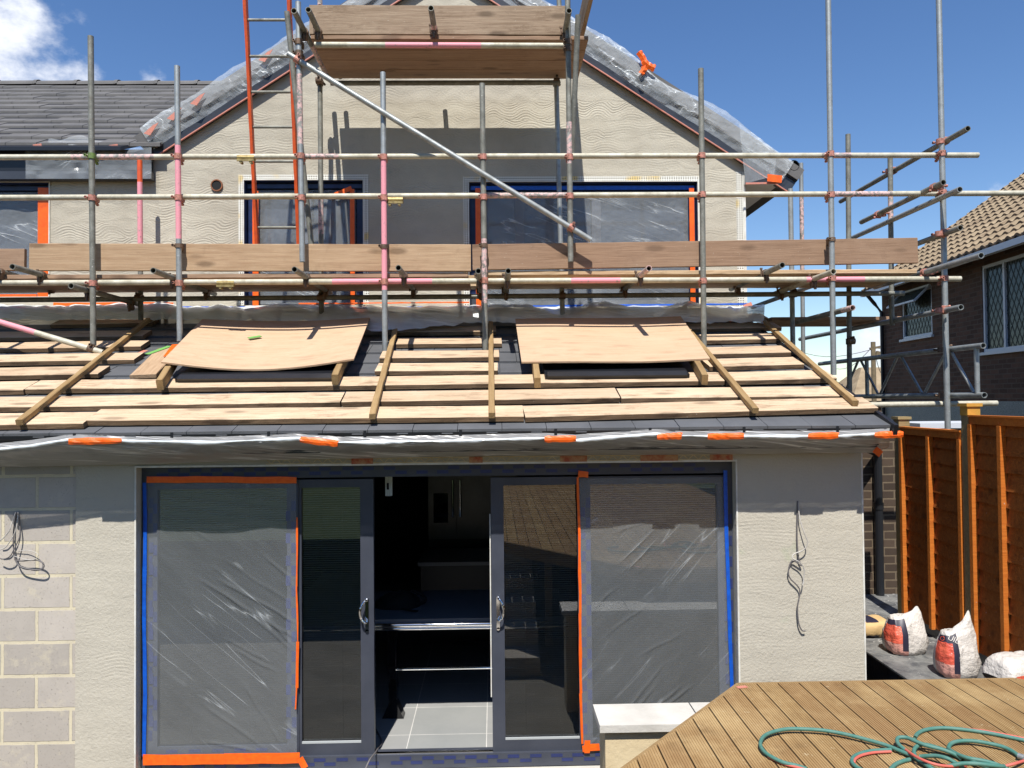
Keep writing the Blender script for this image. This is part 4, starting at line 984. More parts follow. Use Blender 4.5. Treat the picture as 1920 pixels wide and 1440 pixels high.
# transoms run straight back
def ytube(name, x, y, Yf, x2, mats='d', segs=None, cp=None, r=TR):
    a = P(x, y, Yf); Y2 = None
    lo, hi = Yf+.1, 30
    def pxat(Y): return pix(V((a.x, Y, a.z)))[0]
    s_ = 1 if x2 > x else -1
    for _ in range(40):
        mid = (lo+hi)/2
        if (pxat(mid) - x2)*s_ < 0: lo = mid
        else: hi = mid
    b = V((a.x, min((lo+hi)/2, 12), a.z)); o = tube(name, a, b, mats, segs, r=r); smooth_tube(o)
    for Yc in (cp or ()): coup(o, V((a.x, Yc, a.z)), YY, XX, 'coupler', .9, off=(0, 0, -2*TR))
    return o, a, b
def transom(x, y, Yf, Yb, mats='d', segs=None, cp=(YL, YB-.06)):
    a = P(x, y, Yf); b = V((a.x, Yb, a.z)); o = tube('transom', a, b, mats, segs); smooth_tube(o)
    for Yc in cp: coup(o, V((a.x, Yc, a.z)), YY, XX, 'coupler', .9, off=(0, 0, -2*TR))
    return o
for x, y, mt_, sg in ((23,500,'d',None), (-60,494,'d',None), (287,507,'d',None), (552,505,'d',None), (747,502,'d',None), (897,508,'d',None), (953,508,'d',None), (1217,503,'df',[(0,.25,1),(.25,1,0)]), (1467,497,'d',None), (1563,509,'w',None)):
    transom(x, y, 6.82, 8.32, mt_, sg)
transom(133, 536, 6.95, 8.3)
for x, y, mt_, sg in ((551,20,'df',[(0,.45,0),(.45,.9,1),(.9,1,0)]), (578,18,'d',None), (808,15,'df',[(0,.2,0),(.2,.4,1),(.4,1,0)]), (1067,20,'d',None)):
    transom(x, y, 6.86, 8.3, mt_, sg, cp=(YL,))
# braces
o = tube('brace', P(540,101,YF-.055), P(1108,450,YF-.055), 'g'); smooth_tube(o); coup(o, P(558,112,YF-.055), P(1108,450,YF)-P(543,102,YF), UP, 'coupler_pink', 1, off=(0,.05,0)); coup(o, P(1071,427,YF-.055), P(1108,450,YF)-P(543,102,YF), UP, 'coupler_pink', 1, off=(0,.05,0))
o = tube('brace', P(-60,586,YF-.06), P(193,661,YF-.06), 'pw', [(0,.5,0),(.5,1,1)]); smooth_tube(o); coup(o, P(171,654,YF-.06), P(193,661,YF)-P(0,603,YF), UP, 'coupler', 1, off=(0,.05,0))
# tubes along the right hand side of the scaffold
def side(name, x, y, Yf, x2, mats='d', segs=None, at=()):
    o, a, b = ytube(name, x, y, Yf, x2, mats, segs)
    for Yc in at: coup(o, V((a.x, Yc, a.z)), YY, UP, 'coupler_pink', .9, off=(2*TR if a.x < 4.2 else -2*TR, 0, 0))
    return o
side('guard_rail', 1815, 241, 6.85, 1576, 'd', at=(YF, 8.15)); side('guard_rail', 1769, 342, 6.9, 1615, 'd', at=(7.05, 8.1)); side('guard_rail', 1800, 355, 6.85, 1584, 'g')
side('transom', 1801, 427, 6.9, 1719, 'd', at=(7.15,)); side('transom', 1840, 479, 6.4, 1640, 'g', at=(YL,)); side('ledger', 1802, 576, 6.85, 1500, 'g', at=(7.1,)); side('transom', 1599, 577, 6.85, 1495, 'fd', [(0,.15,0),(.15,1,1)])
a = P(1411, 576, 10.2); b = V((a.x, 8.1, a.z)); smooth_tube(tube('brace', a, b, 'g'))
o = tube('standard', P(1671,560,8.0), P(1673,610,8.0), 'd'); smooth_tube(o)
# lattice beam
lt = MB(); a, z1 = P(1844, 648, 6.75), 0; bz = P(1844, 741, 6.75).z; xx = a.x
Lb = 10.2
lt.tube((xx, 6.75, a.z), (xx, Lb, a.z), TR, 16); lt.tube((xx, 6.75, bz), (xx, Lb, bz), TR, 16)
yv = [6.85, 8.9]
lo, hi = a.z-TR, bz+TR
for y in yv: lt.tube((xx, y, bz), (xx, y, a.z), TR*.85, 12, hollow=False)
ys_ = [6.85, 7.15, 7.55, 7.95, 8.4, 8.85, 9.3, 9.75]
for i, (y0, y1) in enumerate(zip([6.9,7.3,7.75,8.2,8.65,9.1], [7.25,7.7,8.15,8.6,9.05,9.5])):
    lt.tube((xx, y0, lo+.02 if i % 2 else hi), (xx, y1, hi if i % 2 else lo+.02), TR*.55, 10, hollow=False)
o = lt.build('lattice_beam', M['galv'], scaf); smooth_tube(o)
coup(o, V((xx, YL+.05, a.z)), YY, UP, 'coupler', 1, off=(-2*TR, 0, 0)); coup(o, V((xx, YL+.05, bz)), YY, UP, 'coupler', 1, off=(-2*TR, 0, 0))

# ------------------------------------------------------------------ boards
def board(name, a, b, w, t, mat, up, label=None, cat=None, group=None, parent=None, warp=.0, edge=None):
    a = V(a); b = V(b); x = (b-a).normalized(); y = V(up).cross(x).normalized(); z = x.cross(y); L = (b-a).length
    m4 = Matrix(((x.x, y.x, z.x, a.x), (x.y, y.y, z.y, a.y), (x.z, y.z, z.z, a.z), (0, 0, 0, 1)))
    n = max(2, int(L/.12)); e = .004; m = MB(); rows = []; sd = random.random()*50
    prof = [(-w/2, -t/2+e), (-w/2, t/2-e), (-w/2+e, t/2), (w/2-e, t/2), (w/2, t/2-e), (w/2, -t/2+e), (w/2-e, -t/2), (-w/2+e, -t/2), (-w/2, -t/2+e)]
    for i in range(n+1):
        xx = L*i/n; k = noise.noise(V((xx*1.2, sd, 0)))*warp; r = []
        for j, (py, pz) in enumerate(prof):
            jj = 0 if j == 8 else j
            r.append(V((xx, py + k + noise.noise(V((xx*5, jj*3.1, sd)))*.0035, pz + noise.noise(V((xx*.8, 5, sd)))*warp + noise.noise(V((xx*6, jj*2.3, sd+9)))*.002)))
        rows.append(r)
    m.grid(rows); m.add(rows[0][:8], [tuple(range(8))], 1); m.add(rows[-1][:8], [tuple(range(8))], 1)
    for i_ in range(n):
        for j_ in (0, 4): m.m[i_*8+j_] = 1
    return m.build(name, [mat, edge or mat], parent, mat4=m4, label=label, cat=cat, group=group)
GT = 'toe boards on edge along the scaffold'
YT = YL + TR + .022
def toe(x0, yt0, yb0, x1, yt1, yb1, Y, mat, label, w=None):
    a, b = P(x0, (yt0+yb0)/2, Y), P(x1, (yt1+yb1)/2, Y); h = P(x0, yt0, Y).z - P(x0, yb0, Y).z
    return board('toe_board', a, b, .04, h, mat, (0,0,1), label, 'toe board', GT)
toe(-70, 467, 508, 48, 467, 508, YT+.05, M['board_dark'], 'short toe board stub at the left edge of the scaffold')
toe(57, 457, 508, 883, 459, 509, YT, M['board'], 'long pale toe board along the left half of the walkway')
toe(886, 459, 507, 1719, 445, 495, YT, M['board_dark'], 'long brownish toe board along the right half of the walkway')
toe(581, 11, 66, 1061, 13, 67, YT+.02, M['upper_board'], 'weathered knotty toe board on the small upper platform')
sa = P(1092, 40, YT+.04); board('toe_board', V((sa.x+.02, 6.75, sa.z+.08)), V((sa.x+.02, 8.2, sa.z+.08)), .04, .26, M['upper_board'], (0,0,1), 'toe board on edge closing the right end of the upper platform', 'toe board', GT)
# walkway boards
zb_ = P(700, 518, YT).z; wids = .232; words = ['front', 'second', 'third', 'fourth', 'fifth']; lit = ['nearest the garden', 'second from the garden', 'second from the house wall', 'nearest the house wall']
spans = [(-5.6, P(880,520,YT).x, 'left'), (P(884,520,YT).x, P(1728,505,YT).x, 'right')]
for s_, (xa, xb, nm) in enumerate(spans):
    for k in range(4):
        y = YT - .0 + .115 + k*(wids+.004); a = V((xa + (random.uniform(-.05, .05) if s_ else 0), y, P(700, 516, YT).z + random.uniform(-.003,.003))); b = V((xb + (random.uniform(-.2, .1) if s_ else -random.uniform(0, .02)), y, P(1300, 507, YT).z if s_ else a.z))
        if s_: a.z = P(1000, 512, YT).z; b.z = a.z
        board('scaffold_board', a, b, wids, .04, M['board_pale'] if s_ else M['board_dark'], (0,0,1), f'walkway board of the {nm} half, {lit[k]}', 'scaffold board', 'flat boards of the long scaffold walkway', warp=.003)
# upper platform boards
zu = P(800, 70, YT).z - .0
for k in range(4):
    y = YT + .11 + k*(wids-.005); board('scaffold_board', V((P(583,100,YT).x, y, zu)), V((P(1103,70,YT).x, y, zu)), wids-.012, .04, M['board_dark'], (0,0,1), f'underside board of the upper platform, {lit[k]}', 'scaffold board', 'flat boards of the upper platform', warp=.003)
# side platform at the right rear
for k in range(3):
    a = P(1440, 600, 8.5); board('scaffold_board', V((a.x + .1*k, 8.5+.26*k, a.z)), V((a.x+1.55, 8.5+.26*k, a.z)), .23, .04, M['board_dark'], (0,0,1), ['front board of the shaded side platform right of the roof', 'middle board of the shaded side platform right of the roof', 'rear board of the shaded side platform right of the roof'][k], 'scaffold board', 'boards of the side platform')
# planks on the lean-to roof
GR = 'planks laid across the lean-to roof tiles'
def roofplank(x0, y0, x1, y1, label, mat='board_roof', w=.235, t=.042):
    a, b = RP(x0, y0, .006), RP(x1, y1, .006); x = (b-a).normalized()
    up = RN; yv_ = up.cross(x).normalized(); s_ = 1 if yv_.y > 0 else -1
    a = a + yv_*s_*w/2 + RN*t/2; b = b + yv_*s_*w/2 + RN*t/2
    return board('roof_plank', a, b, w, t, M[mat], up, label, 'plank', GR, warp=.004, edge=M['board_edge'])
pl = [(-70,808,158,804,'bottom row roof plank at far left, end near the orange tape'), (161,799,982,791,'long bottom row roof plank running across the left and centre'), (985,792,1645,774,'bottom row roof plank on the right, ending above the fence'),
 (-70,774,638,763,'second row roof plank on the left with dark split'), (641,763,1162,755,'second row roof plank in the centre with chewed lower edge'), (1165,756,1600,751,'second row roof plank on the right with brown stains'),
 (-70,742,45,740,'short third row roof plank at the far left edge'), (48,739,1358,723,'very long third row roof plank below both plywood sheets'), (1361,723,1568,718,'third row roof plank on the right, darker lower edge'),
 (-70,714,185,709,'fourth row plank left of the diagonal batten, next to the tiles'), (703,704,933,703,'lowest short plank between the two plywood sheets'), (1330,696,1507,691,'lowest short plank right of the right plywood sheet'),
 (-70,688,252,682,'greyish short plank on the left, under the brace foot'), (712,679,936,677,'middle short plank between the two plywood sheets'), (1322,672,1483,668,'middle short plank right of the right plywood sheet'),
 (-70,663,265,657,'left short plank crossed by pole shadows'), (743,653,941,651,'upper sunlit short plank between the two plywood sheets'), (1310,646,1476,642,'upper sunlit short plank right of the right plywood sheet'),
 (-70,641,268,637,'narrow plank on the left edged by walkway shade'), (745,630,930,628,'shaded top plank between the two plywood sheets'), (1280,624,1465,621,'shaded top plank right of the right plywood sheet'),
 (95,616,285,612,'shaded topmost plank at left under the plastic sheet'), (1275,606,1440,603,'shaded topmost plank at right near the plastic sheet')]
for x0, y0, x1, y1, lb in pl: roofplank(x0, y0, x1, y1, lb)
# diagonal battens over the planks
for (x0, y0, x1, y1, lb) in ((288,592,36,792,'leftmost slanting batten across the roof planks'), (743,612,698,781,'batten left of centre leaning from roof top to bottom planks'), (920,600,922,779,'upright batten in the middle of the roof planks'), (1268,592,1417,770,'slanting batten along right edge of right plywood sheet'), (1420,592,1604,756,'rightmost slanting batten near roof verge')):
    a, b = RP(x0, y0, .09), RP(x1, y1, .075); board('roof_batten', a, b, .045, .04, M['batten'], RN, lb, 'batten', 'battens nailed down over the roof planks')
# plank under left plywood and short blocks
a, b = RP(318, 655, .03), RP(268, 706, .03); board('roof_plank', a, b, .21, .03, M['board'], RN, 'short plank slanting down from under the left plywood sheet', 'plank')
for (x0,y0,x1,y1,lb) in ((330,672,300,722,'timber prop under lower left corner of left plywood sheet'), (648,668,628,712,'timber prop under lower right corner of left plywood sheet'), (1001,668,1008,718,'timber prop under lower left corner of right plywood sheet'), (1296,668,1322,712,'timber prop under lower right corner of right plywood sheet')):
    a, b = RP(x0, y0, .11), RP(x1, y1, .10); board('timber_prop', a, b, .05, .085, M['batten'], RN, lb, 'timber block', 'props holding up the plywood sheets')
def ply(corners, sag, label):
    tl, tr, br, bl = [RP(x, y, .15) for x, y in corners]; m = MB(); rows = []; n = 24
    for s_ in (0, 1):
        for i in range(n+1):
            u = i/n; r = []
            for j in range(9):
                v = j/8; p = lerp(lerp(tl, tr, u), lerp(bl, br, u), v); p = p + RN*(-sag*math.sin(u*math.pi)*(.3+.7*v) + sag*.25 + noise.noise(V((u*2, v, sag*9)))*.01 + s_*.014)
                r.append(p)
            rows.append(r)
    top, bot = rows[n+1:], rows[:n+1]
    m.grid(top); m.grid(bot)
    for a, b in ((0, 0), (n, n)): m.grid([top[a], bot[a]])
    m.grid([[r[0] for r in top], [r[0] for r in bot]]); m.grid([[r[8] for r in top], [r[8] for r in bot]])
    return m.build('plywood_sheet', M['ply'], label=label, cat='plywood sheet', group='plywood sheets over the roof windows')
p1 = ply([(380,604),(694,602),(664,681),(303,686)], .075, 'sagging plywood sheet with green mark on left part of roof')
p2 = ply([(966,601),(1276,596),(1331,676),(978,682)], .012, 'flat plywood sheet on the right part of the roof')
m = MB(); a = RP(470, 636, .20); m.beam(RP(466, 634, .157), RP(489, 630, .157), .05, .006, RN); m.build('green_mark', M['green_paint'], p1)
m = MB(); m.beam(RP(276,664,.05), RP(318,649,.05), .05, .004, RN); o = m.build('tape_scrap', M['green_paint'], label='scrap of green tape on the tiles beside left plywood sheet', cat='tape')
m = MB(); m.beam(RP(313,668,.06), RP(329,646,.06), .06, .004, RN); m.build('tape_scrap', M['orange'], label='scrap of orange tape on the tiles beside left plywood sheet', cat='tape')
m = MB(); m.beam(RP(262,662,.03), RP(274,657,.03), .05, .004, RN); m.build('tape_scrap', M['orange_dull'], label='tiny reddish tape scrap left of the green one on the tiles', cat='tape')

# ladder
la, lb_ = P(484, 500, 8.0), P(457, -60, 7.35); ra, rb = P(562, 500, 8.0), P(540, -60, 7.35)
ld = empty('ladder', la, 'orange ladder with grey rungs leaning beside the upper platform', 'ladder')
for a, b in ((la, lb_), (ra, rb)): board('stile', a, b, .032, .065, M['orange_tube'], (0,1,0), parent=ld)
for y in (-35, 38, 106, 172, 238, 303, 364, 427, 485):
    t_ = (500-y)/560; t_ = t_ * (8.0/ lerp(8.0, 7.35, t_)) * .98 if False else t_
    # pixel-true interpolation along the stile
    def onst(a, b):
        k = min(range(301), key=lambda i: abs(pix(lerp(a, b, i/300))[1]-y)); return lerp(a, b, k/300)
    m = MB(); m.tube(onst(la, lb_), onst(ra, rb), .014, 10, hollow=False); m.build('rung', M['galv_dull'], ld)

# ------------------------------------------------------------------ side passage, ledge, bags, fence
m = MB()
m.hexa([V((2.96,3,-.19)), V((4.6,3,-.19)), V((4.6,7.99,-.19)), V((2.96,7.99,-.19))], [V((3.09,3,.545)), V((4.6,3,.545)), V((4.6,7.99,.545)), V((3.04,7.99,.545))], 1)
m.box((3.0, 3, .547), (4.2, 7.98, .56), 0)
m.build('retaining_ledge', [M['dusty'], M['membrane']], label='raised ledge under black dusty membrane beside the fence', cat='ledge')
bw = MB(); bw.box((XE+.02, 8.0, -.19), (4.75, 8.2, P(1690,812,8.0).z)); bw.build('brick_wall', M['yard_brick'], label='dark brick wall at the end of the side passage', cat='wall')
yw = [o for o in C.objects if o.name.startswith('brick_wall') and o.get('category') == 'wall'][0]
m = MB(); pxx = P(1649, 1000, 7.93).x; m.tube((pxx, 7.94, .56), (pxx, 7.94, P(1649, 850, 7.94).z), .042, 14, hollow=False); m.tube((pxx, 7.94, 1.45), (pxx, 7.94, 1.52), .05, 14, hollow=False); m.tube((pxx, 7.94, P(1649, 850, 7.94).z), (pxx-.35, 7.6, P(1649, 850, 7.94).z+.12), .042, 12, hollow=False)
m.build('downpipe', M['gutter'], yw)
fp = [V((3.77, 7.03, 0)), V((3.75, 5.97, 0)), V((3.72, 3.95, 0))]
tops = [(2.335, .65), (2.46, .65), (2.6, .85)]
def fence_panel(k, label):
    a, b = fp[k], fp[k+1]; d = (b-a).normalized(); L = (b-a).length; nrm = V((-d.y, d.x, 0)); 
    if nrm.x > 0: nrm = -nrm
    zt_, zb_ = tops[k]; root = empty('fence', lerp(a, b, .5) + V((0,0,zb_)), label, 'fence', 'lapped fence panels')
    s0, s1 = .055, L - .055; m = MB(); z = zb_; i = 0
    while z < zt_ - .04:
        h = .16; dz = random.uniform(-.006, .006); n = 14; rows = []
        for j in range(n+1):
            s_ = lerp(s0, s1, j/n); wv = .008*noise.noise(V((s_*4, i*3.1, k)))
            p = a + d*s_; rows.append([p + nrm*.008 + V((0,0,z + dz + wv)), p + nrm*.026 + V((0,0,z+dz+wv)), p - nrm*.001 + V((0,0,min(zt_-.03, z+h)))])
        m.grid(rows); z += .128; i += 1
    m.build('slats', M['fence'], root)
    m = MB()
    bp = [s0+.02, lerp(s0, s1, .5), s1-.02] if k == 0 else [s0+.02, .43, .86, 1.29, s1-.02]
    for s_ in bp:
        p = a + d*s_ + nrm*.036; m = MB(); m.beam(p + V((0,0,zb_-.01)), p + V((0,0,zt_-.06)), .045, .04, d)
        m.build('batten', M['fence_batten'], root)
    m = MB(); m.beam(a + d*s0 + nrm*.02 + V((0,0,zt_-.03)), a + d*s1 + nrm*.02 + V((0,0,zt_-.03)), .05, .055); m.beam(a + d*s0 + nrm*.02 + V((0,0,zt_+.005)), a + d*s1 + nrm*.02 + V((0,0,zt_+.005)), .07, .014); m.build('top_rail', M['fence_batten'], root)
    m = MB(); m.beam(a + d*s0 + nrm*.0 + V((0,0,zb_-.12)), a + d*s1 + nrm*.0 + V((0,0,zb_-.12)), .045, .23); m.build('gravel_board', M['membrane'], root)
fence_panel(0, 'far stained fence panel, nearest the house wall'); fence_panel(1, 'near stained fence panel at right edge, taller than the far one')
for k, lb in ((0, 'far fence post with flat cap beside brick wall'), (1, 'near fence post with bright yellow cap between the two panels')):
    p = fp[k]; r_ = empty('fence_post', p + V((0,0,.5)), lb, 'fence post', 'fence posts'); tz = tops[k][0] + .07 if k != 1 else P(1826, 762, 5.97).z
    if k == 0: tz = P(1697, 786, 7.03).z
    d = (fp[k+1]-fp[k]).normalized()
    m = MB(); m.beam(p + V((0,0,.2)), p + V((0,0,tz)), .09, .09, d); m.build('post', M['post'], r_)
    m = MB(); m.beam(p + V((0,0,tz)), p + V((0,0,tz+.025)), .125, .125, d); m.beam(p + V((0,0,tz-.07)), p + V((0,0,tz)), .10, .10, d); m.build('cap', M['post_cap'] if k == 1 else M['post'], r_)

def sack(loc, w, d, h, rot, label, flap, kind=0, lean=0):
    n = 40; rings = []; root = empty('render_bag', loc, label, 'bag', 'part-used bags on the ledge')
    prof = [(0, .80), (.03, .93), (.12, 1.02), (.3, 1.05), (.5, 1.0), (.68, .93), (.8, .84), (.88, .8)]
    m = MB(); Rz = Matrix.Rotation(rot, 3, 'Z')
    def pt(i, k, f, s):
        a = i/n*2*math.pi; ca, sa = math.cos(a), math.sin(a); e = .62
        x = math.copysign(abs(ca)**e, ca)*w/2*s; y = math.copysign(abs(sa)**e, sa)*d/2*s
        z = f*h
        if k >= 5: y *= 1 - .22*(k-4); z += flap*h*(max(0, math.cos(a - 5.5))**3)*(k-4)/3.2 + .03*h*noise.noise(V((ca*3, sa*3, k)))
        q = noise.noise(V((ca*2.6, sa*2.6, f*6 + h*9))); q2 = noise.noise(V((ca*7, sa*7, f*16)))
        x *= 1 + q*.15 + q2*.06; y *= 1 + q*.15 + q2*.06; x += lean*f
        return Rz @ V((x, y, z)) + V(loc)
    for k, (f, s) in enumerate(prof): rings.append([pt(i, k, f, s) for i in range(n)])
    vs = [p for r in rings for p in r]; base = len(m.v); m.v += vs
    for k in range(len(rings)-1):
        for i in range(n):
            a = (i+.5)/n*360; f = (prof[k][0]+prof[k+1][0])/2; mi = 0
            if 172 < a < 243:                        # printed front face
                mi = 1 if f < .4 else (2 if f < .6 else 3)
                if f < .06 or f > .82: mi = 0
            elif 243 < a < 260: mi = 3 if .2 < f < .8 else 1 if f < .2 else 0
            m.f.append([k*n+i, k*n+(i+1) % n, (k+1)*n+(i+1) % n, (k+1)*n+i]); m.m.append(mi)
    m.f.append(list(range(n))); m.m.append(0)
    # inner dark opening
    ce = sum((p for p in rings[-1]), V())/n - V((0,0,.05)); m.v.append(ce); m.f += [[(len(rings)-1)*n+i, (len(rings)-1)*n+(i+1) % n, len(m.v)-1] for i in range(n)]; m.m += [0]*n
    o = m.build('sack', [M['bag_white'], M['bag_pink'], M['bag_rose'], M['bag_navy']], root, smooth=True)
    return root, o, Rz
def text_mesh(s, size, mat, name, m4, parent):
    cu = bpy.data.curves.new(name, 'FONT'); cu.body = s; cu.size = size; cu.extrude = .0006; cu.align_x = 'CENTER'
    tmp = bpy.data.objects.new('tmp', cu); me = bpy.data.meshes.new_from_object(tmp); bpy.data.objects.remove(tmp)
    me.materials.clear(); me.materials.append(mat); o = bpy.data.objects.new(name, me); link(o, parent); o.matrix_basis = m4; WL[o.name] = m4.copy(); return o
b1c = PZ(1697, 1222, .56); b2c = PZ(1797, 1268, .56)
r1, o1, _ = sack((b1c.x, b1c.y, .56), .30, .23, .34, .12, 'white and pink render bag, torn open, standing in the middle of the ledge', .22)
r2, o2, _ = sack((b2c.x, b2c.y+.02, .56), .265, .21, .38, .05, 'white and pink render bag with tall pointed flap, nearest the decking', .42)
from mathutils.bvhtree import BVHTree
def decal(o, root, s_, px, py, size, ang, mat, name='lettering'):
    mw = WL[o.name]; vs = [mw @ v.co for v in o.data.vertices]; bvh = BVHTree.FromPolygons(vs, [tuple(p.vertices) for p in o.data.polygons])
    cu = bpy.data.curves.new(name, 'FONT'); cu.body = s_; cu.size = size; cu.align_x = 'CENTER'; cu.extrude = 0
    tmp = bpy.data.objects.new('tmp', cu); me = bpy.data.meshes.new_from_object(tmp); bpy.data.objects.remove(tmp)
    ca, sa = math.cos(math.radians(ang)), math.sin(math.radians(ang)); m = MB(); ok = True; out = []
    for v in me.vertices:
        x_, y_ = v.co.x*ca - v.co.y*sa, v.co.x*sa + v.co.y*ca
        d = ray(px + x_, py - y_).normalized(); hit, nn, _, _ = bvh.ray_cast(CAM, d)
        if hit is None: return
        out.append(hit - d*.006)
    m.add(out, [tuple(p.vertices) for p in me.polygons]); m.build(name, mat, root)
decal(o2, r2, 'UIL', 1786, 1203, 15, -24, M['bag_white']); decal(o2, r2, 'O', 1767, 1201, 12, 0, M['bag_rose'], 'round_mark')
decal(o2, r2, 'silicone', 1806, 1228, 9, 80, M['bag_white']); decal(o1, r1, 'silicone', 1709, 1178, 8, 78, M['bag_white'])
def flatbag(c, sx, sy, sz, mats, name, label, rot=0, group=None, patch=None):
    m = MB(); rows = []; Rz = Matrix.Rotation(rot, 3, 'Z')
    n1, n2 = 24, 12
    for i in range(n1+1):
        u = i/n1*2-1; r = []
        for j in range(n2*2):
            a = j/(n2*2)*2*math.pi; s_ = (1-abs(u)**5)**.5 if abs(u) < 1 else 0
            s_ = max(s_, .12); y = math.copysign(abs(math.cos(a))**.6, math.cos(a))*sy/2*(.75+.25*s_); z = math.copysign(abs(math.sin(a))**.7, math.sin(a))*sz/2*s_
            q = 1 + .10*noise.noise(V((u*3, a, sx*7))) + .07*noise.noise(V((u*8, a*2.5, sx*9)))
            r.append(Rz @ V((u*sx/2, y*q, z*q)) + V(c) + V((0,0,sz/2)))
        r.append(r[0]); rows.append(r)
    base = len(m.f); m.grid(rows)
    if patch:
        for k in range(len(m.f)):
            i, j = divmod(k, n2*2)
            if patch(i/n1, j/(n2*2)): m.m[k] = 1
    return m.build(name, mats, smooth=True, label=label, cat='bag', group=group)
kc = PZ(1637, 1196, .56); flatbag((kc.x, kc.y+.10, .56), .36, .28, .15, [M['bag_kraft'], M['bag_navy']], 'paper_bag', 'brown paper bag lying flat against the house corner', 0, patch=lambda u, v: (.3 < u < .62 and (v < .36 and v > .2 or .56 < v < .86)) or (u > .9 and v < .4))
flatbag((3.52, 5.16, .56), .34, .26, .31, [M['bag_white'], M['bag_rose']], 'render_bag', 'collapsed white bag with red print at the far right edge', .2, patch=lambda u, v: .1 < u < .34 and .45 < v < .72)

# low cream wall with coping below the deck
lw = empty('garden_wall', (1.2, 4.6, 0), 'low cream wall with white coping in front of the right doors', 'wall')
yf_, yb_, zc_ = 4.45, 4.75, .745
xa = P(1131, 1360, yf_).x
m = MB(); m.box((xa+.015, yf_+.03, -.16), (3.0, yb_-.03, zc_-.045)); m.build('wall_body', M['cream_wall'], lw)
xj = P(1304, 1340, 4.6).x
for a_, b_ in ((xa-.02, xj-.004), (xj+.004, 3.0)):
    m = MB(); m.box((a_, yf_-.005, zc_-.042), (b_, yb_+.005, zc_)); m.build('coping', M['coping'], lw)
# ------------------------------------------------------------------ decking
DZ = 1.02
pc1 = PZ(1386, 1281, DZ); pc2 = PZ(1170, 1438, DZ); ye = pc1.y; sl_ = (pc1.y-pc2.y)/(pc1.x-pc2.x)
xr = PZ(1900, 1272, DZ).x
def yend(x):
    return min(ye, pc1.y + (x-pc1.x)*sl_, ye + 0.0 if x < xr else ye - (x-xr)*1.0)
dk = empty('decking', (1.8, 0, 0), 'ribbed timber deck with cut corner, pale brown boards', 'deck')
m = MB(); x = .03 + .1195*0; pitch_ = .1195; rib = 9
while x < 3.6:
    w = pitch_ - .0065; prof = []
    for i in range(rib):
        a = x + w*i/rib; b = x + w*(i+1)/rib; g_ = (b-a)
        prof += [(a + g_*.0, 0), (a + g_*.58, 0), (a + g_*.68, -.003), (a + g_*.92, -.003)]
    prof.append((x+w, 0)); prof = [(x, -.026)] + prof + [(x+w, -.026)]
    lo = [V((px_, max(-3.0, -3), DZ+z_)) for px_, z_ in prof]; hi = [V((px_, max(yend(px_)-.004, -2.9), DZ+z_)) for px_, z_ in prof]
    m.grid([lo, hi]); m.add(hi, [tuple(range(len(hi)))]); x += pitch_
m.build('deck_boards', M['deck'], dk)
m = MB()
y = pc1.y; c1 = V((pc1.x, ye+.012, DZ-.07)); c2 = V((.03, pc1.y + (.03-pc1.x)*sl_, DZ-.07)); m.beam(c1, V((xr+.02, ye+.012, DZ-.07)), .022, .13); m.beam(c1, c2, .022, .13); m.beam(V((xr+.02, ye+.012, DZ-.07)), V((3.6, ye-.6, DZ-.07)), .022, .13)
m.build('edge_board', M['batten'], dk)
m = MB(); m.box((.4, -2.9, DZ-.16), (2.9, 3.0, DZ-.03)); m.box((1.5, 3.0, DZ-.16), (2.9, ye-.05, DZ-.03))
for x_, y_ in ((1.7, ye-.1), (2.9, ye-.1), (.6, 2.9), (.6, 0)): m.box((x_-.04, y_-.04, -.19), (x_+.04, y_+.04, DZ-.16))
m.build('deck_frame', M['post'], dk)
m = MB(); m.beam(PZ(1382,1289,DZ+.002), PZ(1400,1287,DZ+.002), .03, .002); m.build('paint_mark', M['orange_dull'], dk)

# hose
def hz(u, v, h=0): return PZ(1400+u/3.692, 1340+v/3.692, DZ+.009+h)
G = [([(420,378),(350,355),(250,330),(160,285),(108,240),(95,195),(120,150),(180,120),(280,100),(400,100),(540,110),(680,135),(820,170),(960,210),(1060,250),(1150,290),(1230,335),(1310,385)], .014),
     ([(1000,243),(880,250),(790,268),(740,295),(728,325),(750,355),(800,385)], 0),
     ([(1165,160),(1185,130),(1240,105),(1350,92),(1500,103),(1640,122),(1780,148),(1925,178)], 0),
     ([(1150,280),(1090,240),(1045,195),(1050,160),(1110,160),(1170,185),(1250,215),(1350,240),(1440,275),(1490,310)], .03),
     ([(1170,295),(1158,250),(1185,215),(1240,208),(1330,232),(1410,262),(1480,300)], .016),
     ([(1395,240),(1410,205),(1460,185),(1560,182),(1680,200),(1780,225),(1850,260),(1885,290)], .012), ([(1395,235),(1450,270),(1530,300),(1640,320),(1730,345),(1820,385)], .02),
     ([(1200,290),(1300,285),(1380,300),(1430,325),(1500,370)], .03), ([(990,385),(1030,345),(1080,322),(1130,310)], .0), ([(1370,365),(1480,340),(1600,340),(1740,355),(1800,360)], .035), ([(1180,310),(1260,360),(1330,400)], .01), ([(1480,290),(1560,325),(1660,360),(1760,370)], .01)]
hr = empty('hose', hz(1300, 250), 'tangled twin green and red hose lying on the deck boards', 'hose')
m = MB()
for pts, h in G: m.path(spline([hz(u, v, h*math.sin(min(1, i/max(1, len(pts)-1))*math.pi)) for i, (u, v) in enumerate(pts)], 7), .0088, 10)
m.build('green_hose', M['hose_green'], hr, smooth=True)
Rr = [([(1000,256),(880,263),(795,282),(752,308),(745,330)], .0), ([(1500,97),(1640,112),(1780,137),(1925,166)], .002), ([(1060,215),(1110,250),(1170,290),(1240,322),(1310,345),(1400,357),(1520,352)], .028), ([(1740,368),(1850,340),(1925,318)], .02), ([(150,290),(250,338),(350,365),(400,378)], 0)]
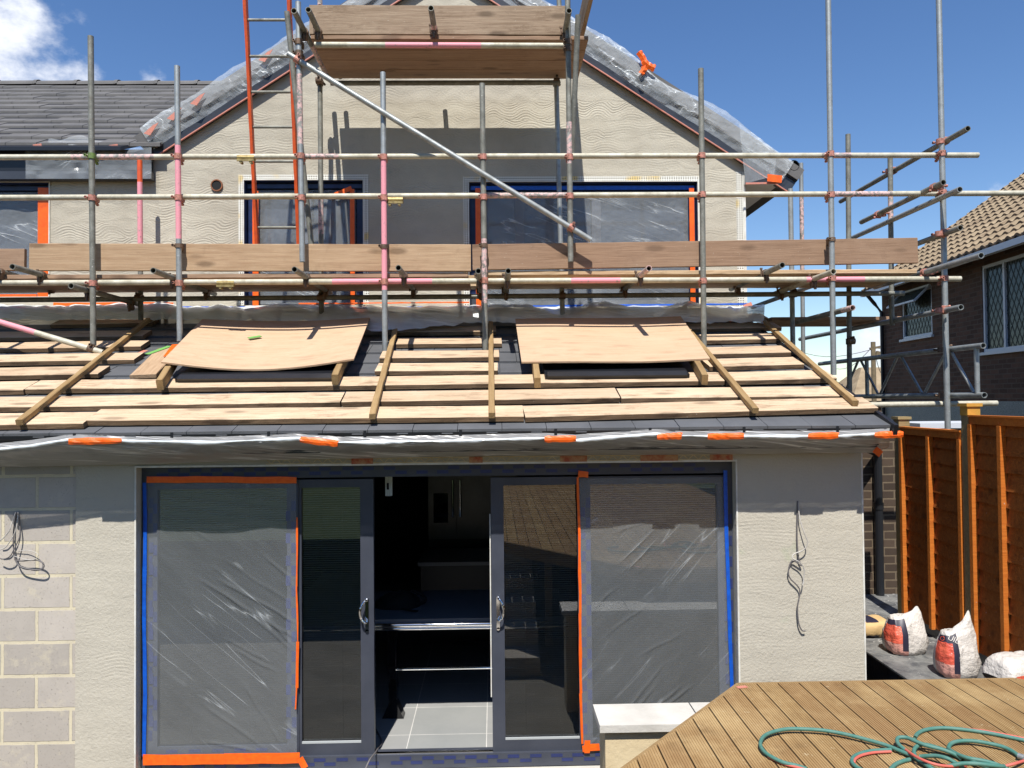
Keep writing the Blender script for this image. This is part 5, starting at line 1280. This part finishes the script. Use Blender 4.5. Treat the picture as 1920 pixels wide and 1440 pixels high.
for pts, h in Rr: m = MB(); m.path(spline([hz(u, v, h*math.sin(min(1, i/max(1, len(pts)-1))*math.pi)) for i, (u, v) in enumerate(pts)], 7), .0062, 8); m.build('red_hose', M['hose_red'], hr, smooth=True)
m = MB(); m.tube(hz(1880,285,.01), hz(1925,300,.01), .013, 12); m.build('hose_connector', M['galv'], hr)

# ------------------------------------------------------------------ neighbouring house
A = V((8.3, 12.1, 0)); D = V((.083, 1, 0)).normalized(); NN = V((-D.y, D.x, 0))
def NP(px, py, off=0): return PP(px, py, A + NN*off, NN)
nb = empty('house', (9, 14, 0), 'neighbouring brown brick house with tan tiled roof and leaded windows', 'house')
eave = NP(1920, 462, 0).z; far = NP(1656, 700); near = A + D*-4.5
fs = (far - A).dot(D); ns_ = -4.5; zs = NP(1800, 752).z
def q(s, z, off=0): p = A + D*s + NN*off; return V((p.x, p.y, z))
# window rects on wall: s0,s1,z0,z1
def ws(px, py): return (NP(px, py) - A).dot(D)
wa = (ws(1920,570)-1.2, ws(1842,570), NP(1880,657).z, NP(1880,487).z); wb = (ws(1748,610), ws(1692,610), NP(1720,632).z, NP(1720,543).z)
m = MB(); ss = sorted([ns_, fs, wa[0], wa[1], wb[0], wb[1]])
for a_, b_ in zip(ss[:-1], ss[1:]):
    c = (a_+b_)/2; zz = [zs]
    for w in (wa, wb):
        if w[0] < c < w[1]: zz += [w[2], w[3]]
    zz.append(eave+.05)
    for k in range(0, len(zz), 2): m.hexa([q(a_,zz[k]), q(b_,zz[k]), q(b_,zz[k],-.25), q(a_,zz[k],-.25)], [q(a_,zz[k+1]), q(b_,zz[k+1]), q(b_,zz[k+1],-.25), q(a_,zz[k+1],-.25)])
m.hexa([q(fs-.25,0,-.25), q(fs,0,-.25), q(fs,0,-7), q(fs-.25,0,-7)], [q(fs-.25,eave,-.25), q(fs,eave,-.25), q(fs,eave,-7), q(fs-.25,eave,-7)])
m.hexa([q(ns_,0,-.25), q(ns_+.25,0,-.25), q(ns_+.25,0,-7), q(ns_,0,-7)], [q(ns_,eave,-.25), q(ns_+.25,eave,-.25), q(ns_+.25,eave,-7), q(ns_,eave,-7)])
m.build('brick_wall', M['nb_brick'], nb)
m = MB(); m.hexa([q(ns_,0), q(fs,0), q(fs,0,-.25), q(ns_,0,-.25)], [q(ns_,zs,.0), q(fs,zs,.0), q(fs,zs,-.25), q(ns_,zs,-.25)]); m.build('plinth', M['pebble'], nb)
for nm, w, mull in (('window', wa, (ws(1881,570),)), ('window', wb, ())):
    s0, s1, z0, z1 = w; m = MB(); t = .05
    def bar(sa, sb, za, zb2, off=.0, dep=-.07): m.hexa([q(sa,za,off), q(sb,za,off), q(sb,za,dep), q(sa,za,dep)], [q(sa,zb2,off), q(sb,zb2,off), q(sb,zb2,dep), q(sa,zb2,dep)])
    bar(s0, s0+t, z0, z1, -.01); bar(s1-t, s1, z0, z1, -.01); bar(s0+t, s1-t, z0, z0+t, -.01); bar(s0+t, s1-t, z1-t, z1, -.01)
    for x_ in mull: bar(x_-t/2, x_+t/2, z0+t, z1-t, -.012)
    o = m.build(nm, M['nb_frame'], nb)
    m = MB(); bar(s0+.03, s1-.03, z0+.03, z1-.03, -.05, -.06); m.build('pane', M['glass_nb'], o)
    m = MB(); bar(s0-.06, s1+.06, z0-.05, z0-.002, .05, -.01); m.build('sill', M['nb_frame'], o)
    m = MB(); k = 0; st_ = .13; H = z1-z0
    s_ = s0 - H*.55
    while s_ < s1:
        for sg in (1, -1):
            a_, b_ = (s_, z0), (s_ + H*.55, z1)
            if sg < 0: a_, b_ = (s_ + H*.55, z0), (s_, z1)
            # clip in s
            def cl(a_, b_):
                (sa, za), (sb, zb2) = a_, b_
                if sa > sb: (sa, za), (sb, zb2) = (sb, zb2), (sa, za)
                if sb < s0 or sa > s1: return None
                ia = max(sa, s0); ib = min(sb, s1); f = lambda s: lerp(za, zb2, (s-sa)/(sb-sa))
                return (ia, f(ia)), (ib, f(ib))
            c_ = cl(a_, b_)
            if c_ and c_[1][0] - c_[0][0] > .01: m.beam(q(c_[0][0], c_[0][1], -.044), q(c_[1][0], c_[1][1], -.044), .004, .006, NN)
        s_ += st_
    m.build('leading', M['gutter'], o)
# top-hung vent left open
m = MB(); s0, s1 = wb[0]+.05, wb[1]-.0; zt2 = NP(1745, 536).z
a1, a2 = q(s0, wb[3]+.02, .0), q(s1, wb[3]+.02, .0); b1_, b2_ = q(s0, wb[3]-.28, .30), q(s1, wb[3]-.28, .30)
for a_, b_ in ((a1, a2), (b1_, b2_), (a1, b1_), (a2, b2_)): m.beam(a_, b_, .045, .035)
o = m.build('window_vent', M['nb_frame'], nb); m = MB(); m.add([a1, a2, b2_, b1_], [(0,1,2,3)]); m.build('pane', M['glass_nb'], o)
# gutter, soffit, downpipe
m = MB(); m.beam(q(ns_, eave-.02, .38), q(fs+.1, eave-.02, .38), .1, .1); m.build('gutter', M['nb_frame'], nb)
m = MB(); m.beam(q(ns_, eave+.07, .2), q(fs+.1, eave+.07, .2), .42, .03); m.build('soffit', M['gutter'], nb)
m = MB(); m.path([q(fs-.1, eave-.05, .36), q(fs-.1, eave-.25, .2), q(fs-.12, eave-.45, .06), q(fs-.12, 0, .06)], .04, 10); m.build('downpipe', M['gutter'], nb)
# tiled roof
m = MB(); tan_ = .72; st_ = .285; rows_ = 18; tw = .235; ncol = int((fs+.2-ns_)/tw)
for r in range(rows_):
    h0 = .5 - r*st_*.81; 
    lo, hi = [], []
    for i in range(ncol*8+1):
        s_ = ns_ + i*tw/8; wv = .022*math.sin(i/8*2*math.pi)
        o0 = .42 - r*st_*.81; o1 = .42 - (r+1)*st_*.81 - .04
        z0_ = eave + .06 + (.42-o0)*tan_; z1_ = eave + .06 + (.42-o1)*tan_ - .02
        lo.append(q(s_, z0_+wv+.028, o0)); hi.append(q(s_, z1_+wv+.0, o1))
    m.grid([lo, hi]); m.grid([[p - V((0,0,.042)) for p in lo], lo], 1)
m.build('roof_tiles', [M['nb_tile'], M['nb_tile_edge']], nb)
m = MB(); top = .42 - rows_*st_*.81
m.hexa([q(ns_, eave+.02, .4), q(fs+.15, eave+.02, .4), q(fs+.15, eave+.02+(.42-top)*tan_, top), q(ns_, eave+.02+(.42-top)*tan_, top)], [p + V((0,0,.03)) for p in (q(ns_, eave+.02, .4), q(fs+.15, eave+.02, .4), q(fs+.15, eave+.02+(.42-top)*tan_, top), q(ns_, eave+.02+(.42-top)*tan_, top))]); m.build('roof_deck', M['gutter'], nb)
# pale flat roof seen over the fence
a, b = P(1708, 793, 9.2), P(1812, 790, 9.2)
m = MB(); m.box((a.x, 9.0, a.z-.06), (b.x+.3, 9.8, a.z+.0)); r_ = m.build('porch_roof', M['white_roof'], label='white flat canopy roof glimpsed just above the far fence panel', cat='canopy')
m = MB(); m.box((a.x+.05, 9.05, 0), (a.x+.15, 9.75, a.z-.062)); m.box((b.x+.1, 9.05, 0), (b.x+.2, 9.75, a.z-.062)); m.build('side_panel', M['pebble'], r_)
# distance: house roof, telegraph pole, tree
dr = empty('house', (12, 25, 0), 'distant house with tan tiled roof behind the lattice beam', 'house')
a, b = P(1598, 755, 24), P(1676, 690, 24)
m = MB(); p0 = P(1598,752,24); p1_ = P(1650,690,26); p2_ = P(1690,690,26)
xx0, zz0_ = p0.x, p0.z; m.hexa([V((xx0,24,zz0_)), V((xx0+4,24,zz0_)), V((xx0+4,27,zz0_)), V((xx0,27,zz0_))], [V((xx0+1,25.4,p1_.z)), V((xx0+3.4,25.4,p1_.z)), V((xx0+3.4,25.6,p1_.z)), V((xx0+1,25.6,p1_.z))]); m.build('roof', M['nb_tile'], dr)
m = MB(); m.box((xx0+.2, 24.2, 0), (xx0+3.8, 26.8, zz0_)); m.build('wall', M['nb_brick'], dr)
tp = empty('telegraph_pole', P(1638, 800, 20), 'old wooden telegraph pole with wires beyond the scaffold', 'telegraph pole')
a = P(1637, 641, 20); m = MB(); m.tube((a.x, 20, 0), a, .06, 10, hollow=False); m.build('pole', M['old_pole'], tp)
m = MB(); m.beam(P(1631,654,20), P(1652,650,20), .06, .06); m.beam(P(1643,662,20), P(1650,664,20), .08, .12); m.build('crossarm', M['old_pole'], tp)
m = MB()
for (x0,y0,x1,y1,yy) in ((1636,655,1480,652,26), (1636,650,1560,690,27), (1640,652,1850,640,24), (1640,660,1660,700,22)):
    p_, q_ = P(x0, y0, 20), P(x1, y1, yy); m.path([lerp(p_, q_, i/8) - V((0,0,.25*math.sin(i/8*math.pi))) for i in range(9)], .008, 5)
m.build('wire', M['cable_dark'], tp)
def leafball(m, c, r, n, s):
    for _ in range(n):
        d = V((random.gauss(0,1), random.gauss(0,1), random.gauss(0,1))).normalized() * r * random.random()**.4
        p = V(c) + V((d.x, d.y, d.z*.85)); u = V((random.gauss(0,1), random.gauss(0,1), random.gauss(0,1))).normalized(); v = u.orthogonal().normalized()
        m.add([p+u*s, p+v*s*.6, p-u*s, p-v*s*.6], [(0,1,2,3)])
tr = empty('tree', P(1597, 800, 30), 'small green tree top far beyond the roof verge', 'tree')
c = P(1597, 728, 30); m = MB(); 
for i in range(7): leafball(m, c + V((random.uniform(-.5,.5), random.uniform(-.5,.5), random.uniform(-.9,.2))), .45, 120, .07)
m.build('crown', M['foliage'], tr); m = MB(); m.tube((c.x, 30, 0), (c.x, 30, c.z), .09, 8, hollow=False); m.build('trunk', M['bark'], tr)
# greenery and fence added behind the camera to darken the glass and block sky
m = MB()
for i in range(420): leafball(m, (random.uniform(-16, 16), random.uniform(-13.5, -11.5), random.uniform(1, 8.0)), 1.0, 50, .2)
m.build('hedge_blocker', M['foliage'], kind='stuff', label='tall leafy screen added behind the camera to block sky light', cat='hedge_blocker')
m = MB(); m.box((-12.2, -14, .0), (-12, 5, 2.8)); m.build('reflection_fence', M['fence'], label='long unseen fence added at far left for the glass to reflect', cat='fence')
